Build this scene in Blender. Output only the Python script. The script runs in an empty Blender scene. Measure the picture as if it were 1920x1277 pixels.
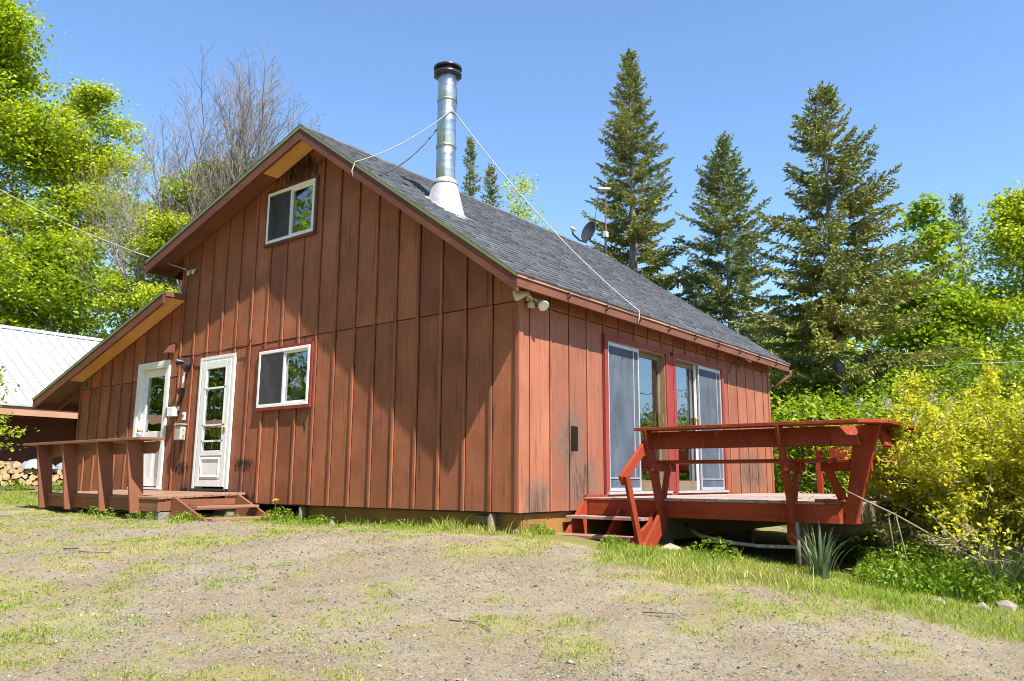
import bpy, math, random
import numpy as np
from mathutils import Vector, Matrix

random.seed(7)
rng = np.random.default_rng(11)
SC = bpy.context.scene
COL = SC.collection
R = math.radians

# ------------------------------------------------------------------ camera
cam_data = bpy.data.cameras.new('camera')
cam = bpy.data.objects.new('camera', cam_data)
COL.objects.link(cam)
cr = Vector((0.78762844, 0.61612241, 0.00588414))
cu = Vector((0.10232129, -0.14020912, 0.98482067))
cf = Vector((-0.60759509, 0.77507069, 0.17347513))
CAM = Vector((5.5378, -7.2003, 0.3595))
m = Matrix.Identity(4)
for i in range(3):
    m[i][0], m[i][1], m[i][2], m[i][3] = cr[i], cu[i], -cf[i], CAM[i]
cam.matrix_world = m
cam_data.sensor_width = 36
cam_data.lens = 27.9
cam_data.clip_end = 2000
SC.camera = cam

# ------------------------------------------------------------------ sky, sun, exposure
SUN = Vector((1.42, -0.46, 2.08)).normalized()
elev = math.asin(SUN.z)
world = bpy.data.worlds.new('World')
SC.world = world
world.use_nodes = True
wn = world.node_tree
for n_ in list(wn.nodes):
    wn.nodes.remove(n_)
sky = wn.nodes.new('ShaderNodeTexSky')
sky.sky_type = 'NISHITA'
sky.sun_disc = False
sky.sun_elevation = elev
sky.sun_rotation = math.atan2(SUN.x, SUN.y)
sky.altitude = 300
sky.air_density = 1.15
sky.dust_density = 0.0
sky.ozone_density = 6.5
bg = wn.nodes.new('ShaderNodeBackground')
bg.inputs['Strength'].default_value = 0.118
wo = wn.nodes.new('ShaderNodeOutputWorld')
wn.links.new(sky.outputs[0], bg.inputs[0])
wn.links.new(bg.outputs[0], wo.inputs[0])
sun_data = bpy.data.lights.new('sun', 'SUN')
sun_data.energy = 5.0
sun_data.angle = R(0.5)
sun_data.color = (1.0, 0.95, 0.87)
sun = bpy.data.objects.new('sun', sun_data)
COL.objects.link(sun)
sun.rotation_euler = SUN.to_track_quat('Z', 'Y').to_euler()
SC.view_settings.view_transform = 'Standard'
SC.view_settings.look = 'None'
SC.view_settings.gamma = 1.0
SC.view_settings.use_curve_mapping = False
SC.view_settings.exposure = 1.17
SC.cycles.filter_width = 1.0


# ------------------------------------------------------------------ materials
class NT:
    def __init__(s, name):
        s.m = bpy.data.materials.new(name)
        s.m.use_nodes = True
        s.t = s.m.node_tree
        for n in list(s.t.nodes):
            s.t.nodes.remove(n)
        s.out = s.n('ShaderNodeOutputMaterial')

    def n(s, t, **kw):
        x = s.t.nodes.new(t)
        for k, v in kw.items():
            setattr(x, k, v)
        return x

    def l(s, a, b):
        s.t.links.new(a, b)

    def inp(s, sock, v):
        if isinstance(v, bpy.types.NodeSocket):
            s.l(v, sock)
        else:
            sock.default_value = v

    def pos(s):
        return s.n('ShaderNodeNewGeometry').outputs['Position']

    def island(s):
        return s.n('ShaderNodeNewGeometry').outputs['Random Per Island']

    def objrnd(s):
        return s.n('ShaderNodeObjectInfo').outputs['Random']

    def scale(s, vec, sc):
        x = s.n('ShaderNodeVectorMath', operation='MULTIPLY')
        s.inp(x.inputs[0], vec)
        x.inputs[1].default_value = sc
        return x.outputs[0]

    def noise(s, vec, sc, detail=4, rough=.55, dist=0.0):
        x = s.n('ShaderNodeTexNoise')
        s.l(vec, x.inputs['Vector'])
        x.inputs['Scale'].default_value = sc
        x.inputs['Detail'].default_value = detail
        x.inputs['Roughness'].default_value = rough
        x.inputs['Distortion'].default_value = dist
        return x.outputs['Fac']

    def ramp(s, v, a, b, to0=0., to1=1.):
        x = s.n('ShaderNodeMapRange')
        x.interpolation_type = 'SMOOTHSTEP'
        s.inp(x.inputs['Value'], v)
        x.inputs['From Min'].default_value = a
        x.inputs['From Max'].default_value = b
        x.inputs['To Min'].default_value = to0
        x.inputs['To Max'].default_value = to1
        return x.outputs[0]

    def math(s, op, a, b=0.):
        x = s.n('ShaderNodeMath', operation=op)
        s.inp(x.inputs[0], a)
        s.inp(x.inputs[1], b)
        return x.outputs[0]

    def mix(s, f, a, b, mode='MIX'):
        x = s.n('ShaderNodeMix', data_type='RGBA', blend_type=mode)
        s.inp(x.inputs['Factor'], f)
        for k, v in ((6, a), (7, b)):
            if isinstance(v, tuple):
                v = v if len(v) == 4 else v + (1,)
            s.inp(x.inputs[k], v)
        return x.outputs[2]

    def bsdf(s, color, rough=.6, metal=0., spec=.4, bump=None, bstr=.3, bdist=.01):
        b = s.n('ShaderNodeBsdfPrincipled')
        s.inp(b.inputs['Base Color'], color + (1,) if isinstance(color, tuple) and len(color) == 3 else color)
        s.inp(b.inputs['Roughness'], rough)
        b.inputs['Metallic'].default_value = metal
        b.inputs['Specular IOR Level'].default_value = spec
        if bump is not None:
            bp = s.n('ShaderNodeBump')
            bp.inputs['Strength'].default_value = bstr
            bp.inputs['Distance'].default_value = bdist
            s.l(bump, bp.inputs['Height'])
            s.l(bp.outputs[0], b.inputs['Normal'])
        return b.outputs[0]

    def done(s, sh):
        s.l(sh, s.out.inputs['Surface'])
        return s.m


def spot(t, pos, c, r):
    """1 in the centre of an ellipsoid, 0 outside it"""
    a = t.n('ShaderNodeVectorMath', operation='SUBTRACT')
    t.l(pos, a.inputs[0])
    a.inputs[1].default_value = c
    b = t.n('ShaderNodeVectorMath', operation='DIVIDE')
    t.l(a.outputs[0], b.inputs[0])
    b.inputs[1].default_value = r
    d = t.n('ShaderNodeVectorMath', operation='LENGTH')
    t.l(b.outputs[0], d.inputs[0])
    return t.ramp(d.outputs['Value'], 1.0, .1)


def mat_wood(name, c1, c2, grain=(26, 26, 1.3), rough=.62, var=.35, spots=(), spotcol=(.012, .009, .008), worn=None,
             worncol=(.17, .10, .07), spec=.3, bstr=.35, grainstr=.5, wornw=.37):
    t = NT(name)
    p = t.pos()
    off = t.n('ShaderNodeVectorMath', operation='ADD')
    t.l(p, off.inputs[0])
    cmb = t.n('ShaderNodeCombineXYZ')
    o = t.math('MULTIPLY', t.objrnd(), 37.)
    for k in range(3):
        t.l(o, cmb.inputs[k])
    t.l(cmb.outputs[0], off.inputs[1])
    gv = t.scale(off.outputs[0], grain)
    g = t.noise(gv, 1., 6, .62, .6)
    g2 = t.noise(t.scale(off.outputs[0], tuple(v * 3.2 for v in grain)), 1., 3, .6, .3)
    blot = t.noise(off.outputs[0], 1.6, 4, .6)
    col = t.mix(t.ramp(blot, .3, .72), c1, c2)
    gm = t.ramp(g, .52, .74)
    dk = t.mix(.62, c1, (0.02, .008, .005))
    col = t.mix(t.math('MULTIPLY', gm, grainstr), col, dk)
    vr = t.math('ADD', t.math('MULTIPLY', t.objrnd(), var), 1 - var * .55)
    hs = t.n('ShaderNodeHueSaturation')
    t.l(col, hs.inputs['Color'])
    t.l(vr, hs.inputs['Value'])
    col = hs.outputs[0]
    if worn is not None:
        w = None
        for c, r in worn:
            q = spot(t, p, c, r)
            w = q if w is None else t.math('MAXIMUM', w, q)
        streak = t.noise(t.scale(p, (34, 34, 3.2)), 1., 7, .75, .5)
        fl_ = t.noise(t.scale(p, (9, 9, 2.2)), 1., 5, .7, .8)
        th = t.math('ADD', t.math('MULTIPLY', streak, .9), t.math('ADD', t.math('MULTIPLY', fl_, .35), t.math('MULTIPLY', w, wornw)))
        col = t.mix(t.ramp(th, .80, .93, 0, .85), col, worncol)
        col = t.mix(t.ramp(th, .95, 1.08, 0, .75), col, (.045, .024, .018))
    if spots:
        w = None
        for c, r in spots:
            q = spot(t, p, c, r)
            w = q if w is None else t.math('MAXIMUM', w, q)
        nz = t.noise(t.scale(p, (24, 24, 7)), 1., 7, .8)
        f = t.ramp(t.math('ADD', t.math('MULTIPLY', w, .37), nz), .73, .86, 0, .93)
        col = t.mix(t.math('MULTIPLY', f, t.ramp(w, 0, .3)), col, spotcol)
    h = t.math('ADD', g, t.math('MULTIPLY', g2, .6))
    rg = t.ramp(g2, .3, .7, rough - .08, rough + .1)
    return t.done(t.bsdf(col, rg, 0, spec, h, bstr, .004))


def mat_plain(name, c, rough=.5, metal=0., var=.15, sc=6., spec=.4, bump=.15, c2=None, dirt=0.):
    t = NT(name)
    p = t.pos()
    nz = t.noise(p, sc, 5, .6)
    c2 = c2 or tuple(v * (1 - var) for v in c)
    col = t.mix(t.ramp(nz, .3, .7), c, c2)
    if dirt:
        d = t.noise(t.scale(p, (9, 9, 3)), 1., 6, .7)
        col = t.mix(t.ramp(d, .55, .8, 0, dirt), col, (.06, .05, .04))
    fine = t.noise(p, sc * 12, 3)
    return t.done(t.bsdf(col, t.ramp(nz, .2, .8, max(rough - .07, .03), rough + .07), metal, spec, fine, bump, .003))


def mat_leaf(name, c1, c2, c3=None, trans=.5, tc=None, rough=.5):
    t = NT(name)
    r = t.island()
    col = t.mix(r, c1, c2)
    big = t.noise(t.pos(), .55, 3)
    if c3:
        col = t.mix(t.ramp(big, .42, .68), col, c3)
    hs = t.n('ShaderNodeHueSaturation')
    t.l(col, hs.inputs['Color'])
    t.l(t.math('ADD', t.math('MULTIPLY', t.math('FRACT', t.math('MULTIPLY', r, 17.3)), .85), .5), hs.inputs['Value'])
    col = hs.outputs[0]
    d = t.bsdf(col, rough, 0, .35)
    tr = t.n('ShaderNodeBsdfTranslucent')
    tcol = t.mix(1., col, tc or (1.25, 1.3, .55), 'MULTIPLY')
    t.l(tcol, tr.inputs['Color'])
    mx = t.n('ShaderNodeMixShader')
    mx.inputs[0].default_value = trans
    t.l(d, mx.inputs[1])
    t.l(tr.outputs[0], mx.inputs[2])
    return t.done(mx.outputs[0])


def mat_bark(name, c1, c2, sc=(9, 9, 2.5)):
    t = NT(name)
    p = t.pos()
    v = t.noise(t.scale(p, sc), 1., 6, .7, .4)
    w = t.noise(p, 1.2, 4)
    col = t.mix(t.ramp(v, .35, .65), c1, c2)
    col = t.mix(t.ramp(w, .55, .75, 0, .5), col, (.05, .06, .03))
    return t.done(t.bsdf(col, .85, 0, .2, v, .7, .02))


def mat_glass(name, tint=(.75, .8, .8), f0=.17):
    t = NT(name)
    g_ = t.n('ShaderNodeNewGeometry')
    dt = t.n('ShaderNodeVectorMath', operation='DOT_PRODUCT')
    t.l(g_.outputs['Normal'], dt.inputs[0])
    t.l(g_.outputs['Incoming'], dt.inputs[1])
    cs_ = t.math('SUBTRACT', 1., t.math('ABSOLUTE', dt.outputs['Value']))
    fres = t.math('ADD', f0, t.math('MULTIPLY', t.math('POWER', cs_, 4.), 1 - f0))
    wob = t.noise(t.pos(), 2.2, 2)
    bp = t.n('ShaderNodeBump')
    bp.inputs['Strength'].default_value = .06
    bp.inputs['Distance'].default_value = .05
    t.l(wob, bp.inputs['Height'])
    gl = t.n('ShaderNodeBsdfGlossy')
    gl.inputs['Roughness'].default_value = .02
    gl.inputs['Color'].default_value = (.95, .97, 1, 1)
    t.l(bp.outputs[0], gl.inputs['Normal'])
    tr = t.n('ShaderNodeBsdfTransparent')
    tr.inputs['Color'].default_value = tint + (1,)
    mx = t.n('ShaderNodeMixShader')
    t.l(fres, mx.inputs[0])
    t.l(tr.outputs[0], mx.inputs[1])
    t.l(gl.outputs[0], mx.inputs[2])
    return t.done(mx.outputs[0])


def mat_screen(name, c, opac):
    t = NT(name)
    nz = t.noise(t.scale(t.pos(), (3, 3, 1.6)), 1., 5, .65)
    d = t.bsdf(t.mix(t.ramp(nz, .3, .75), c, tuple(v * 1.5 for v in c)), .8, 0, .2)
    tr = t.n('ShaderNodeBsdfTransparent')
    mx = t.n('ShaderNodeMixShader')
    t.l(t.ramp(nz, .3, .7, opac - .08, opac + .08), mx.inputs[0])
    t.l(tr.outputs[0], mx.inputs[1])
    t.l(d, mx.inputs[2])
    return t.done(mx.outputs[0])


GABLE_SPOTS = [((-7.12, 0, .52), (.45, .3, .26)), ((-5.35, 0, .57), (.62, .3, .25)), ((-5.3, 0, .05), (.6, .3, .2)), ((-4.35, 0, 5.1), (1.3, .5, .55)),
               ((-3.91, 0, 1.1), (.07, .3, .2)), ((-7.0, 0, .15), (.3, .3, .15)),
               ((-9.7, 0, .3), (.25, .3, .16))]
SIDE_WORN = [((0, 1.05, .8), (.6, .6, 1.05)), ((0, 1.3, .35), (.6, .9, .7)), ((0, 6.9, .5), (.6, 1.4, .8)), ((0, .35, .1), (.6, .5, .6))]
M = {}
M['siding'] = mat_wood('red stained plywood', (.225, .076, .036), (.325, .112, .055), var=.36, grainstr=.8, bstr=.6, spots=GABLE_SPOTS,
                       worn=[((-5.4, 0, .2), (.5, .3, .45)), ((-7.0, 0, .2), (.4, .3, .5))], worncol=(.17, .075, .05))
M['siding_side'] = mat_wood('sun faded red plywood', (.27, .092, .048), (.33, .122, .068), var=.34, grainstr=.85, bstr=.6, worn=SIDE_WORN)
M['trim'] = mat_wood('brown fascia paint', (.125, .044, .025), (.165, .06, .034), grain=(3, 3, 20), var=.2)
M['soffit'] = mat_wood('painted soffit', (.15, .062, .034), (.2, .08, .042), grain=(4, 20, 4), var=.2)
M['ply'] = mat_wood('bare plywood', (.78, .44, .15), (.7, .35, .10), grain=(5, 22, 5), var=.2, grainstr=.55,
                    spots=(), spotcol=(.2, .08, .02))
M['porch'] = mat_wood('brown porch stain', (.2, .088, .044), (.25, .11, .058), grain=(2, 22, 22), var=.25)
M['porch_post'] = mat_wood('brown post stain', (.18, .066, .034), (.22, .085, .044), grain=(24, 24, 2), var=.25)
M['porch_deck'] = mat_wood('worn porch boards', (.24, .125, .078), (.29, .175, .118), grain=(1.5, 25, 25), var=.35)
M['deckred'] = mat_wood('red deck paint', (.22, .032, .012), (.28, .046, .017), grain=(2, 22, 22), var=.34, rough=.68, grainstr=.45, bstr=.4, spec=.15, worn=[((1.6, 3.5, .4), (30, 30, 30))], worncol=(.33, .10, .06), wornw=.13)
M['deckred_y'] = mat_wood('red deck paint along', (.23, .032, .013), (.29, .046, .018), grain=(22, 22, 2), var=.34, rough=.68, grainstr=.45, bstr=.4, spec=.15, worn=[((1.6, 3.5, .4), (30, 30, 30))], worncol=(.33, .10, .06), wornw=.13)
M['decktop'] = mat_wood('worn deck boards', (.30, .13, .10), (.42, .29, .24), grain=(24, 1.2, 24), var=.35, worn=[((1.6, 3.5, .15), (4, 5, 2))], worncol=(.36, .29, .25))
M['beam'] = mat_wood('weathered beam', (.15, .115, .06), (.2, .15, .085), grain=(18, 1.5, 18), var=.2)
M['skirt'] = mat_wood('plywood skirt', (.30, .155, .04), (.2, .11, .04), grain=(2, 20, 9), var=.25, spots=[((-2, .1, -.3), (3, .5, .14))])
M['redtrim'] = mat_wood('red window trim', (.20, .03, .024), (.25, .04, .032), grain=(12, 12, 3), var=.12, grainstr=.3)
M['jamb'] = mat_wood('varnished pine jamb', (.27, .18, .085), (.17, .115, .06), grain=(24, 24, 1.5), var=.15)
M['sash_wood'] = mat_wood('weathered sash', (.15, .105, .06), (.20, .15, .09), grain=(24, 24, 1.5), var=.1)
M['white'] = mat_plain('white paint', (.78, .77, .73), .4, c2=(.70, .69, .64), dirt=.12)
M['vinyl'] = mat_plain('white vinyl', (.82, .82, .80), .35, c2=(.74, .74, .7))
M['alu'] = mat_plain('aluminium frame', (.44, .44, .45), .4, .25)
M['glass'] = mat_glass('window glass')
M['screen'] = mat_screen('grey window mesh', (.055, .055, .06), .72)
M['door_screen'] = mat_screen('pale door mesh', (.075, .092, .115), .76)
M['curtain'] = mat_plain('pale curtain', (.42, .40, .34), .9, sc=3)
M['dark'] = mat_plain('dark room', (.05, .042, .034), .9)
M['recess_dark'] = mat_plain('dark recess colour', (.02, .013, .01), .95, spec=.05)
M['shingle'] = None
t = NT('grey shingles')
r_ = t.island()
cc = t.mix(r_, (.046, .048, .056), (.10, .104, .118))
gr = t.noise(t.pos(), 160, 2)
cc = t.mix(t.ramp(gr, .4, .75, 0, .4), cc, (.17, .17, .185))
M['shingle'] = t.done(t.bsdf(cc, .85, 0, .3, gr, .5, .004))
M['drip'] = mat_plain('green drip edge', (.19, .23, .10), .45, .1)
M['dripbrown'] = mat_wood('brown metal drip', (.36, .19, .115), (.42, .23, .15), grain=(30, 1, 30), var=.1, grainstr=.25)
t = NT('steel pipe')
st = t.noise(t.scale(t.pos(), (3, 3, 14)), 1., 4, .6)
M['steel'] = t.done(t.bsdf(t.mix(st, (.46, .43, .38), (.66, .62, .55)), t.ramp(st, .3, .7, .24, .42), 1., .5, st, .05, .01))
M['darksteel'] = mat_plain('sooty steel', (.07, .07, .08), .3, .7)
M['galv'] = mat_plain('galvanised flashing', (.40, .40, .39), .55, .3, sc=14, c2=(.30, .30, .29), dirt=.3)
M['black'] = mat_plain('black plastic', (.018, .018, .02), .4)
M['grey'] = mat_plain('grey metal', (.04, .042, .045), .6, .1)
M['greybox'] = mat_plain('weathered beige box', (.46, .44, .36), .5, c2=(.38, .36, .29), dirt=.2)
M['cream'] = mat_plain('cream lamp housing', (.62, .58, .46), .4, c2=(.52, .48, .36), dirt=.25)
M['lens'] = mat_plain('clear lamp face', (.75, .74, .72), .12, 0, spec=.7)
M['cable'] = mat_plain('white cable', (.40, .39, .37), .6)
M['brass'] = mat_plain('brass', (.62, .42, .14), .3, .9)
M['rust'] = mat_plain('rusty mast', (.26, .10, .055), .7, .2, sc=20)
M['concrete'] = mat_plain('concrete', (.22, .21, .18), .9, sc=18, c2=(.15, .14, .12), bump=.5)
M['stone'] = mat_plain('stone', (.30, .255, .19), .9, sc=9, c2=(.15, .125, .095), bump=.7)
M['tarp'] = mat_plain('grey tarp', (.36, .38, .4), .45, sc=5, c2=(.2, .22, .24))
M['yellow'] = mat_plain('yellow plastic', (.75, .52, .02), .4)
M['shedwall'] = mat_wood('dark shed boards', (.12, .042, .026), (.15, .055, .034), grain=(4, 1.5, 22), var=.15)
M['shedroof'] = mat_plain('white metal roofing', (.38, .39, .40), .5, .0, var=.14, sc=.8)
M['green'] = mat_plain('green plate', (.05, .2, .14), .4)
M['bark'] = mat_bark('grey bark', (.12, .10, .08), (.27, .24, .2))
M['palebark'] = mat_bark('pale bark', (.22, .19, .16), (.40, .36, .32))
M['barebark'] = mat_bark('bare twigs', (.14, .115, .095), (.25, .21, .175))
M['sprucebark'] = mat_bark('spruce bark', (.12, .1, .085), (.3, .27, .23))
M['leaf_maple'] = mat_leaf('spring maple leaf', (.31, .39, .016), (.44, .47, .02), (.23, .33, .017))
M['leaf_light'] = mat_leaf('pale spring leaf', (.39, .45, .036), (.50, .51, .046), (.30, .40, .03))
M['leaf_mid'] = mat_leaf('mid green leaf', (.18, .28, .016), (.28, .37, .02), (.33, .38, .024))
M['leaf_dark'] = mat_leaf('dark green leaf', (.10, .18, .014), (.17, .26, .018), (.22, .29, .02))
M['needle'] = mat_leaf('spruce needle', (.13, .155, .036), (.24, .25, .055), (.28, .275, .05), trans=.2, tc=(1.1, 1.15, .7), rough=.6)
M['needle_blue'] = mat_leaf('fir needle', (.10, .15, .055), (.19, .235, .07), (.24, .255, .055), trans=.2, tc=(1.1, 1.15, .7), rough=.6)
M['deadtwig'] = mat_bark('dead twigs', (.15, .115, .085), (.27, .215, .16))
M['leaf_bush'] = mat_leaf('yellow green bush leaf', (.46, .46, .03), (.64, .57, .055), (.36, .41, .025))
M['stem'] = mat_bark('pale bush stem', (.24, .19, .14), (.44, .37, .29), (20, 20, 6))
M['grass'] = mat_leaf('grass blade', (.20, .30, .026), (.33, .40, .055), (.46, .41, .14), trans=.4)
M['weed'] = mat_leaf('weed leaf', (.13, .24, .016), (.22, .33, .024), (.28, .34, .03), trans=.4)
M['daff'] = mat_leaf('strap leaf', (.17, .25, .12), (.26, .34, .18), None, trans=.3, tc=(1.1, 1.2, .8))
M['lilac'] = mat_leaf('lilac floret', (.36, .24, .46), (.5, .36, .56), None, trans=.3, tc=(1, 1, 1))
M['dandelion'] = mat_leaf('dandelion floret', (.7, .48, .01), (.8, .55, .02), None, trans=.2)
M['litter'] = mat_leaf('dead leaf', (.06, .04, .025), (.42, .33, .24), None, trans=.1, tc=(1, 1, 1), rough=.8)
t = NT('gravel stones')
r_ = t.island()
cc = t.mix(r_, (.08, .07, .058), (.36, .31, .235))
cc = t.mix(t.ramp(t.math('FRACT', t.math('MULTIPLY', r_, 23.7)), .7, .95), cc, (.21, .16, .11))
M['gravel'] = t.done(t.bsdf(cc, .8, 0, .3, t.noise(t.pos(), 90, 3), .5, .004))
t = NT('log')
p_ = t.pos()
M['logbark'] = mat_bark('log bark', (.07, .055, .045), (.22, .19, .16), (6, 20, 20))
M['logend'] = mat_plain('cut log end', (.50, .36, .20), .8, sc=7, c2=(.36, .23, .115), dirt=.25)


# ------------------------------------------------------------------ mesh helpers
class MB:
    def __init__(s):
        s.v = []
        s.f = []
        s.mi = []
        s.cur = 0

    def add(s, vs, fs):
        b = len(s.v)
        s.v += [tuple(v) for v in vs]
        s.f += [tuple(b + i for i in f) for f in fs]
        s.mi += [s.cur] * len(fs)
        return s

    def box(s, x0, x1, y0, y1, z0, z1):
        vs = [(x, y, z) for z in (z0, z1) for y in (y0, y1) for x in (x0, x1)]
        return s.add(vs, [(0, 2, 3, 1), (4, 5, 7, 6), (0, 1, 5, 4), (2, 6, 7, 3), (0, 4, 6, 2), (1, 3, 7, 5)])

    def beam(s, p0, p1, side, t, w, sh0=0., sh1=0.):
        """bar from p0 to p1, t thick along side, w wide across"""
        p0, p1, side = Vector(p0), Vector(p1), Vector(side)
        d = (p1 - p0).normalized()
        side = (side - d * side.dot(d)).normalized()
        o = d.cross(side)
        vs = []
        for p in (p0, p1):
            for a, b in ((-1, -1), (1, -1), (1, 1), (-1, 1)):
                vs.append(p + side * (a * t / 2) + o * (b * w / 2))
        return s.add(vs, [(3, 2, 1, 0), (4, 5, 6, 7), (0, 1, 5, 4), (1, 2, 6, 5), (2, 3, 7, 6), (3, 0, 4, 7)])

    def prism(s, poly, axis, a, b):
        """polygon in the plane of the other two axes, pushed from a to b"""
        n = len(poly)
        vs = []
        for c in (a, b):
            for u, w in poly:
                q = [u, w]
                q.insert(axis, c)
                vs.append(q)
        fs = [tuple(range(n))[::-1], tuple(range(n, 2 * n))]
        fs += [(i, (i + 1) % n, n + (i + 1) % n, n + i) for i in range(n)]
        return s.add(vs, fs)

    def tube(s, pts, rad, n=8, cap=True):
        pts = [Vector(p) for p in pts]
        if not hasattr(rad, '__len__'):
            rad = [rad] * len(pts)
        vs = []
        prev = None
        for i, p in enumerate(pts):
            d = (pts[min(i + 1, len(pts) - 1)] - pts[max(i - 1, 0)]).normalized()
            if prev is None:
                a = d.orthogonal().normalized()
            else:
                a = (prev - d * prev.dot(d)).normalized()
            prev = a
            b = d.cross(a)
            for k in range(n):
                an = 2 * math.pi * k / n
                vs.append(p + (a * math.cos(an) + b * math.sin(an)) * rad[i])
        fs = []
        for i in range(len(pts) - 1):
            for k in range(n):
                fs.append((i * n + k, i * n + (k + 1) % n, (i + 1) * n + (k + 1) % n, (i + 1) * n + k))
        if cap:
            fs.append(tuple(range(n))[::-1])
            fs.append(tuple(range((len(pts) - 1) * n, len(pts) * n)))
        return s.add(vs, fs)

    def build(s, name, mat, parent=None, smooth=False, bevel=0.):
        off = Vector(parent.get('_loc', (0, 0, 0))) if parent else Vector((0, 0, 0))
        me = bpy.data.meshes.new(name)
        me.from_pydata([tuple(Vector(v) - off) for v in s.v], [], s.f)
        for mm in (mat if isinstance(mat, (list, tuple)) else [mat]):
            me.materials.append(mm)
        if any(s.mi):
            me.polygons.foreach_set('material_index', s.mi)
        if smooth:
            me.polygons.foreach_set('use_smooth', [True] * len(me.polygons))
        me.update()
        o = bpy.data.objects.new(name, me)
        COL.objects.link(o)
        if parent:
            o.parent = parent
            o['_loc'] = tuple(off)
        if bevel:
            bv = o.modifiers.new('bevel', 'BEVEL')
            bv.width = bevel
            bv.segments = 1
            bv.limit_method = 'ANGLE'
        return o


def np_mesh(name, v, f, mats, midx=None, smooth=False):
    """v (N,3) array, f list of (n,k) int arrays"""
    me = bpy.data.meshes.new(name)
    if not isinstance(f, list):
        f = [f]
    me.vertices.add(len(v))
    me.vertices.foreach_set('co', np.ascontiguousarray(v, dtype=np.float32).ravel())
    loops = np.concatenate([a.ravel() for a in f]).astype(np.int32)
    cnt = np.concatenate([np.full(len(a), a.shape[1]) for a in f])
    st = np.concatenate([[0], np.cumsum(cnt)[:-1]]).astype(np.int32)
    me.loops.add(len(loops))
    me.loops.foreach_set('vertex_index', loops)
    me.polygons.add(len(cnt))
    me.polygons.foreach_set('loop_start', st)
    if midx is not None:
        me.polygons.foreach_set('material_index', np.ascontiguousarray(midx, dtype=np.int32))
    if smooth:
        me.polygons.foreach_set('use_smooth', np.ones(len(cnt), dtype=bool))
    for mm in (mats if isinstance(mats, (list, tuple)) else [mats]):
        me.materials.append(mm)
    me.update(calc_edges=True)
    me.validate()
    return me


def link(name, me, parent=None, loc=(0, 0, 0)):
    o = bpy.data.objects.new(name, me)
    COL.objects.link(o)
    o.parent = parent
    o.location = loc
    return o


def thing(name, label, cat, loc=(0, 0, 0), group=None):
    o = bpy.data.objects.new(name, None)
    o.empty_display_size = .2
    COL.objects.link(o)
    o.location = loc
    o['_loc'] = tuple(loc)
    o['label'] = label
    o['category'] = cat
    if group:
        o['group'] = group
    return o


def tag(o, label=None, cat=None, group=None, kind=None):
    for k, v in (('label', label), ('category', cat), ('group', group), ('kind', kind)):
        if v:
            o[k] = v
    return o


# ------------------------------------------------------------------ ground shape
CP = np.array([(0, 0, -.25), (-4, .1, -.28), (-6, -1.5, -.21), (-9, -1.5, -.17), (-4.4, -.8, -.21), (-13, -.5, -.02), (-16, 1, .06),
               (-22, 0, .3), (1.1, .7, -.38), (2.65, 1.6, -.54), (3.1, .9, -.56), (4.5, 1.2, -.74), (5.5, -7.2, -.95), (2.4, -3.6, -.68),
               (-2, -4, -.43), (-8, -6, -.35), (3.3, 6, -.72), (.5, 4, -.55), (6.5, 3, -.95), (0, 12, -.5), (-6, 12, -.2), (-8, 20, .1),
               (0, 40, .2), (-30, 40, 1.2), (30, 0, -1.5), (10, -20, -1.3), (-20, -15, -.2), (40, 30, -1), (15, 15, -1.1), (7, -3, -1.),
               (-40, 0, .8)], float)


def _u(r2):
    return np.where(r2 > 1e-12, r2 * np.log(r2 + 1e-12), 0)


_n = len(CP)
_A = np.zeros((_n + 3, _n + 3))
_A[:_n, :_n] = _u(((CP[:, None, :2] - CP[None, :, :2]) ** 2).sum(-1)) + np.eye(_n) * .5
_A[:_n, _n] = 1
_A[:_n, _n + 1:] = CP[:, :2]
_A[_n, :_n] = 1
_A[_n + 1:, :_n] = CP[:, :2].T
_W = np.linalg.solve(_A, np.r_[CP[:, 2], 0, 0, 0])


def gz(x, y):
    x = np.clip(np.asarray(x, float), -45, 45)
    y = np.clip(np.asarray(y, float), -25, 45)
    r = (x[..., None] - CP[:, 0]) ** 2 + (y[..., None] - CP[:, 1]) ** 2
    return _u(r) @ _W[:_n] + _W[_n] + _W[_n + 1] * x + _W[_n + 2] * y


_tab = np.random.default_rng(3).random((256, 256))


def vnoise(x, y, sc, oct=4):
    x = np.asarray(x, float)
    y = np.asarray(y, float)
    out = np.zeros_like(x)
    amp, tot = 1., 0.
    for k in range(oct):
        u, v = x / sc + 17.3 * k + 100, y / sc + 9.1 * k + 100
        i, j = np.floor(u).astype(int), np.floor(v).astype(int)
        a, b = u - i, v - j
        a, b = a * a * (3 - 2 * a), b * b * (3 - 2 * b)
        g = lambda p, q: _tab[p % 256, q % 256]
        out += amp * ((g(i, j) * (1 - a) + g(i + 1, j) * a) * (1 - b) + (g(i, j + 1) * (1 - a) + g(i + 1, j + 1) * a) * b)
        tot += amp
        amp *= .55
        sc *= .5
    return out / tot


# gravel / lawn border: lawn on the house side of this line at the right of the steps
BX = np.array([-30, -14., -11.5, -10.2, -8.9, -5.5, -3.5, -2.3, -.5, .6, 1.23, 2.2, 3.1, 3.95, 4.74, 6.5, 30])
BY = np.array([-3.2, -2.2, -1.6, -1.25, -.9, -.55, -.3, -.12, -.42, -.05, -.12, -.75, -.35, -.25, -.3, -.9, -2])


def lawn(x, y):
    e = y - np.interp(x, BX, BY) + (vnoise(x, y, .7, 4) - .5) * 1.3
    return np.clip(e / .45 + .45, 0, 1)


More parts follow.
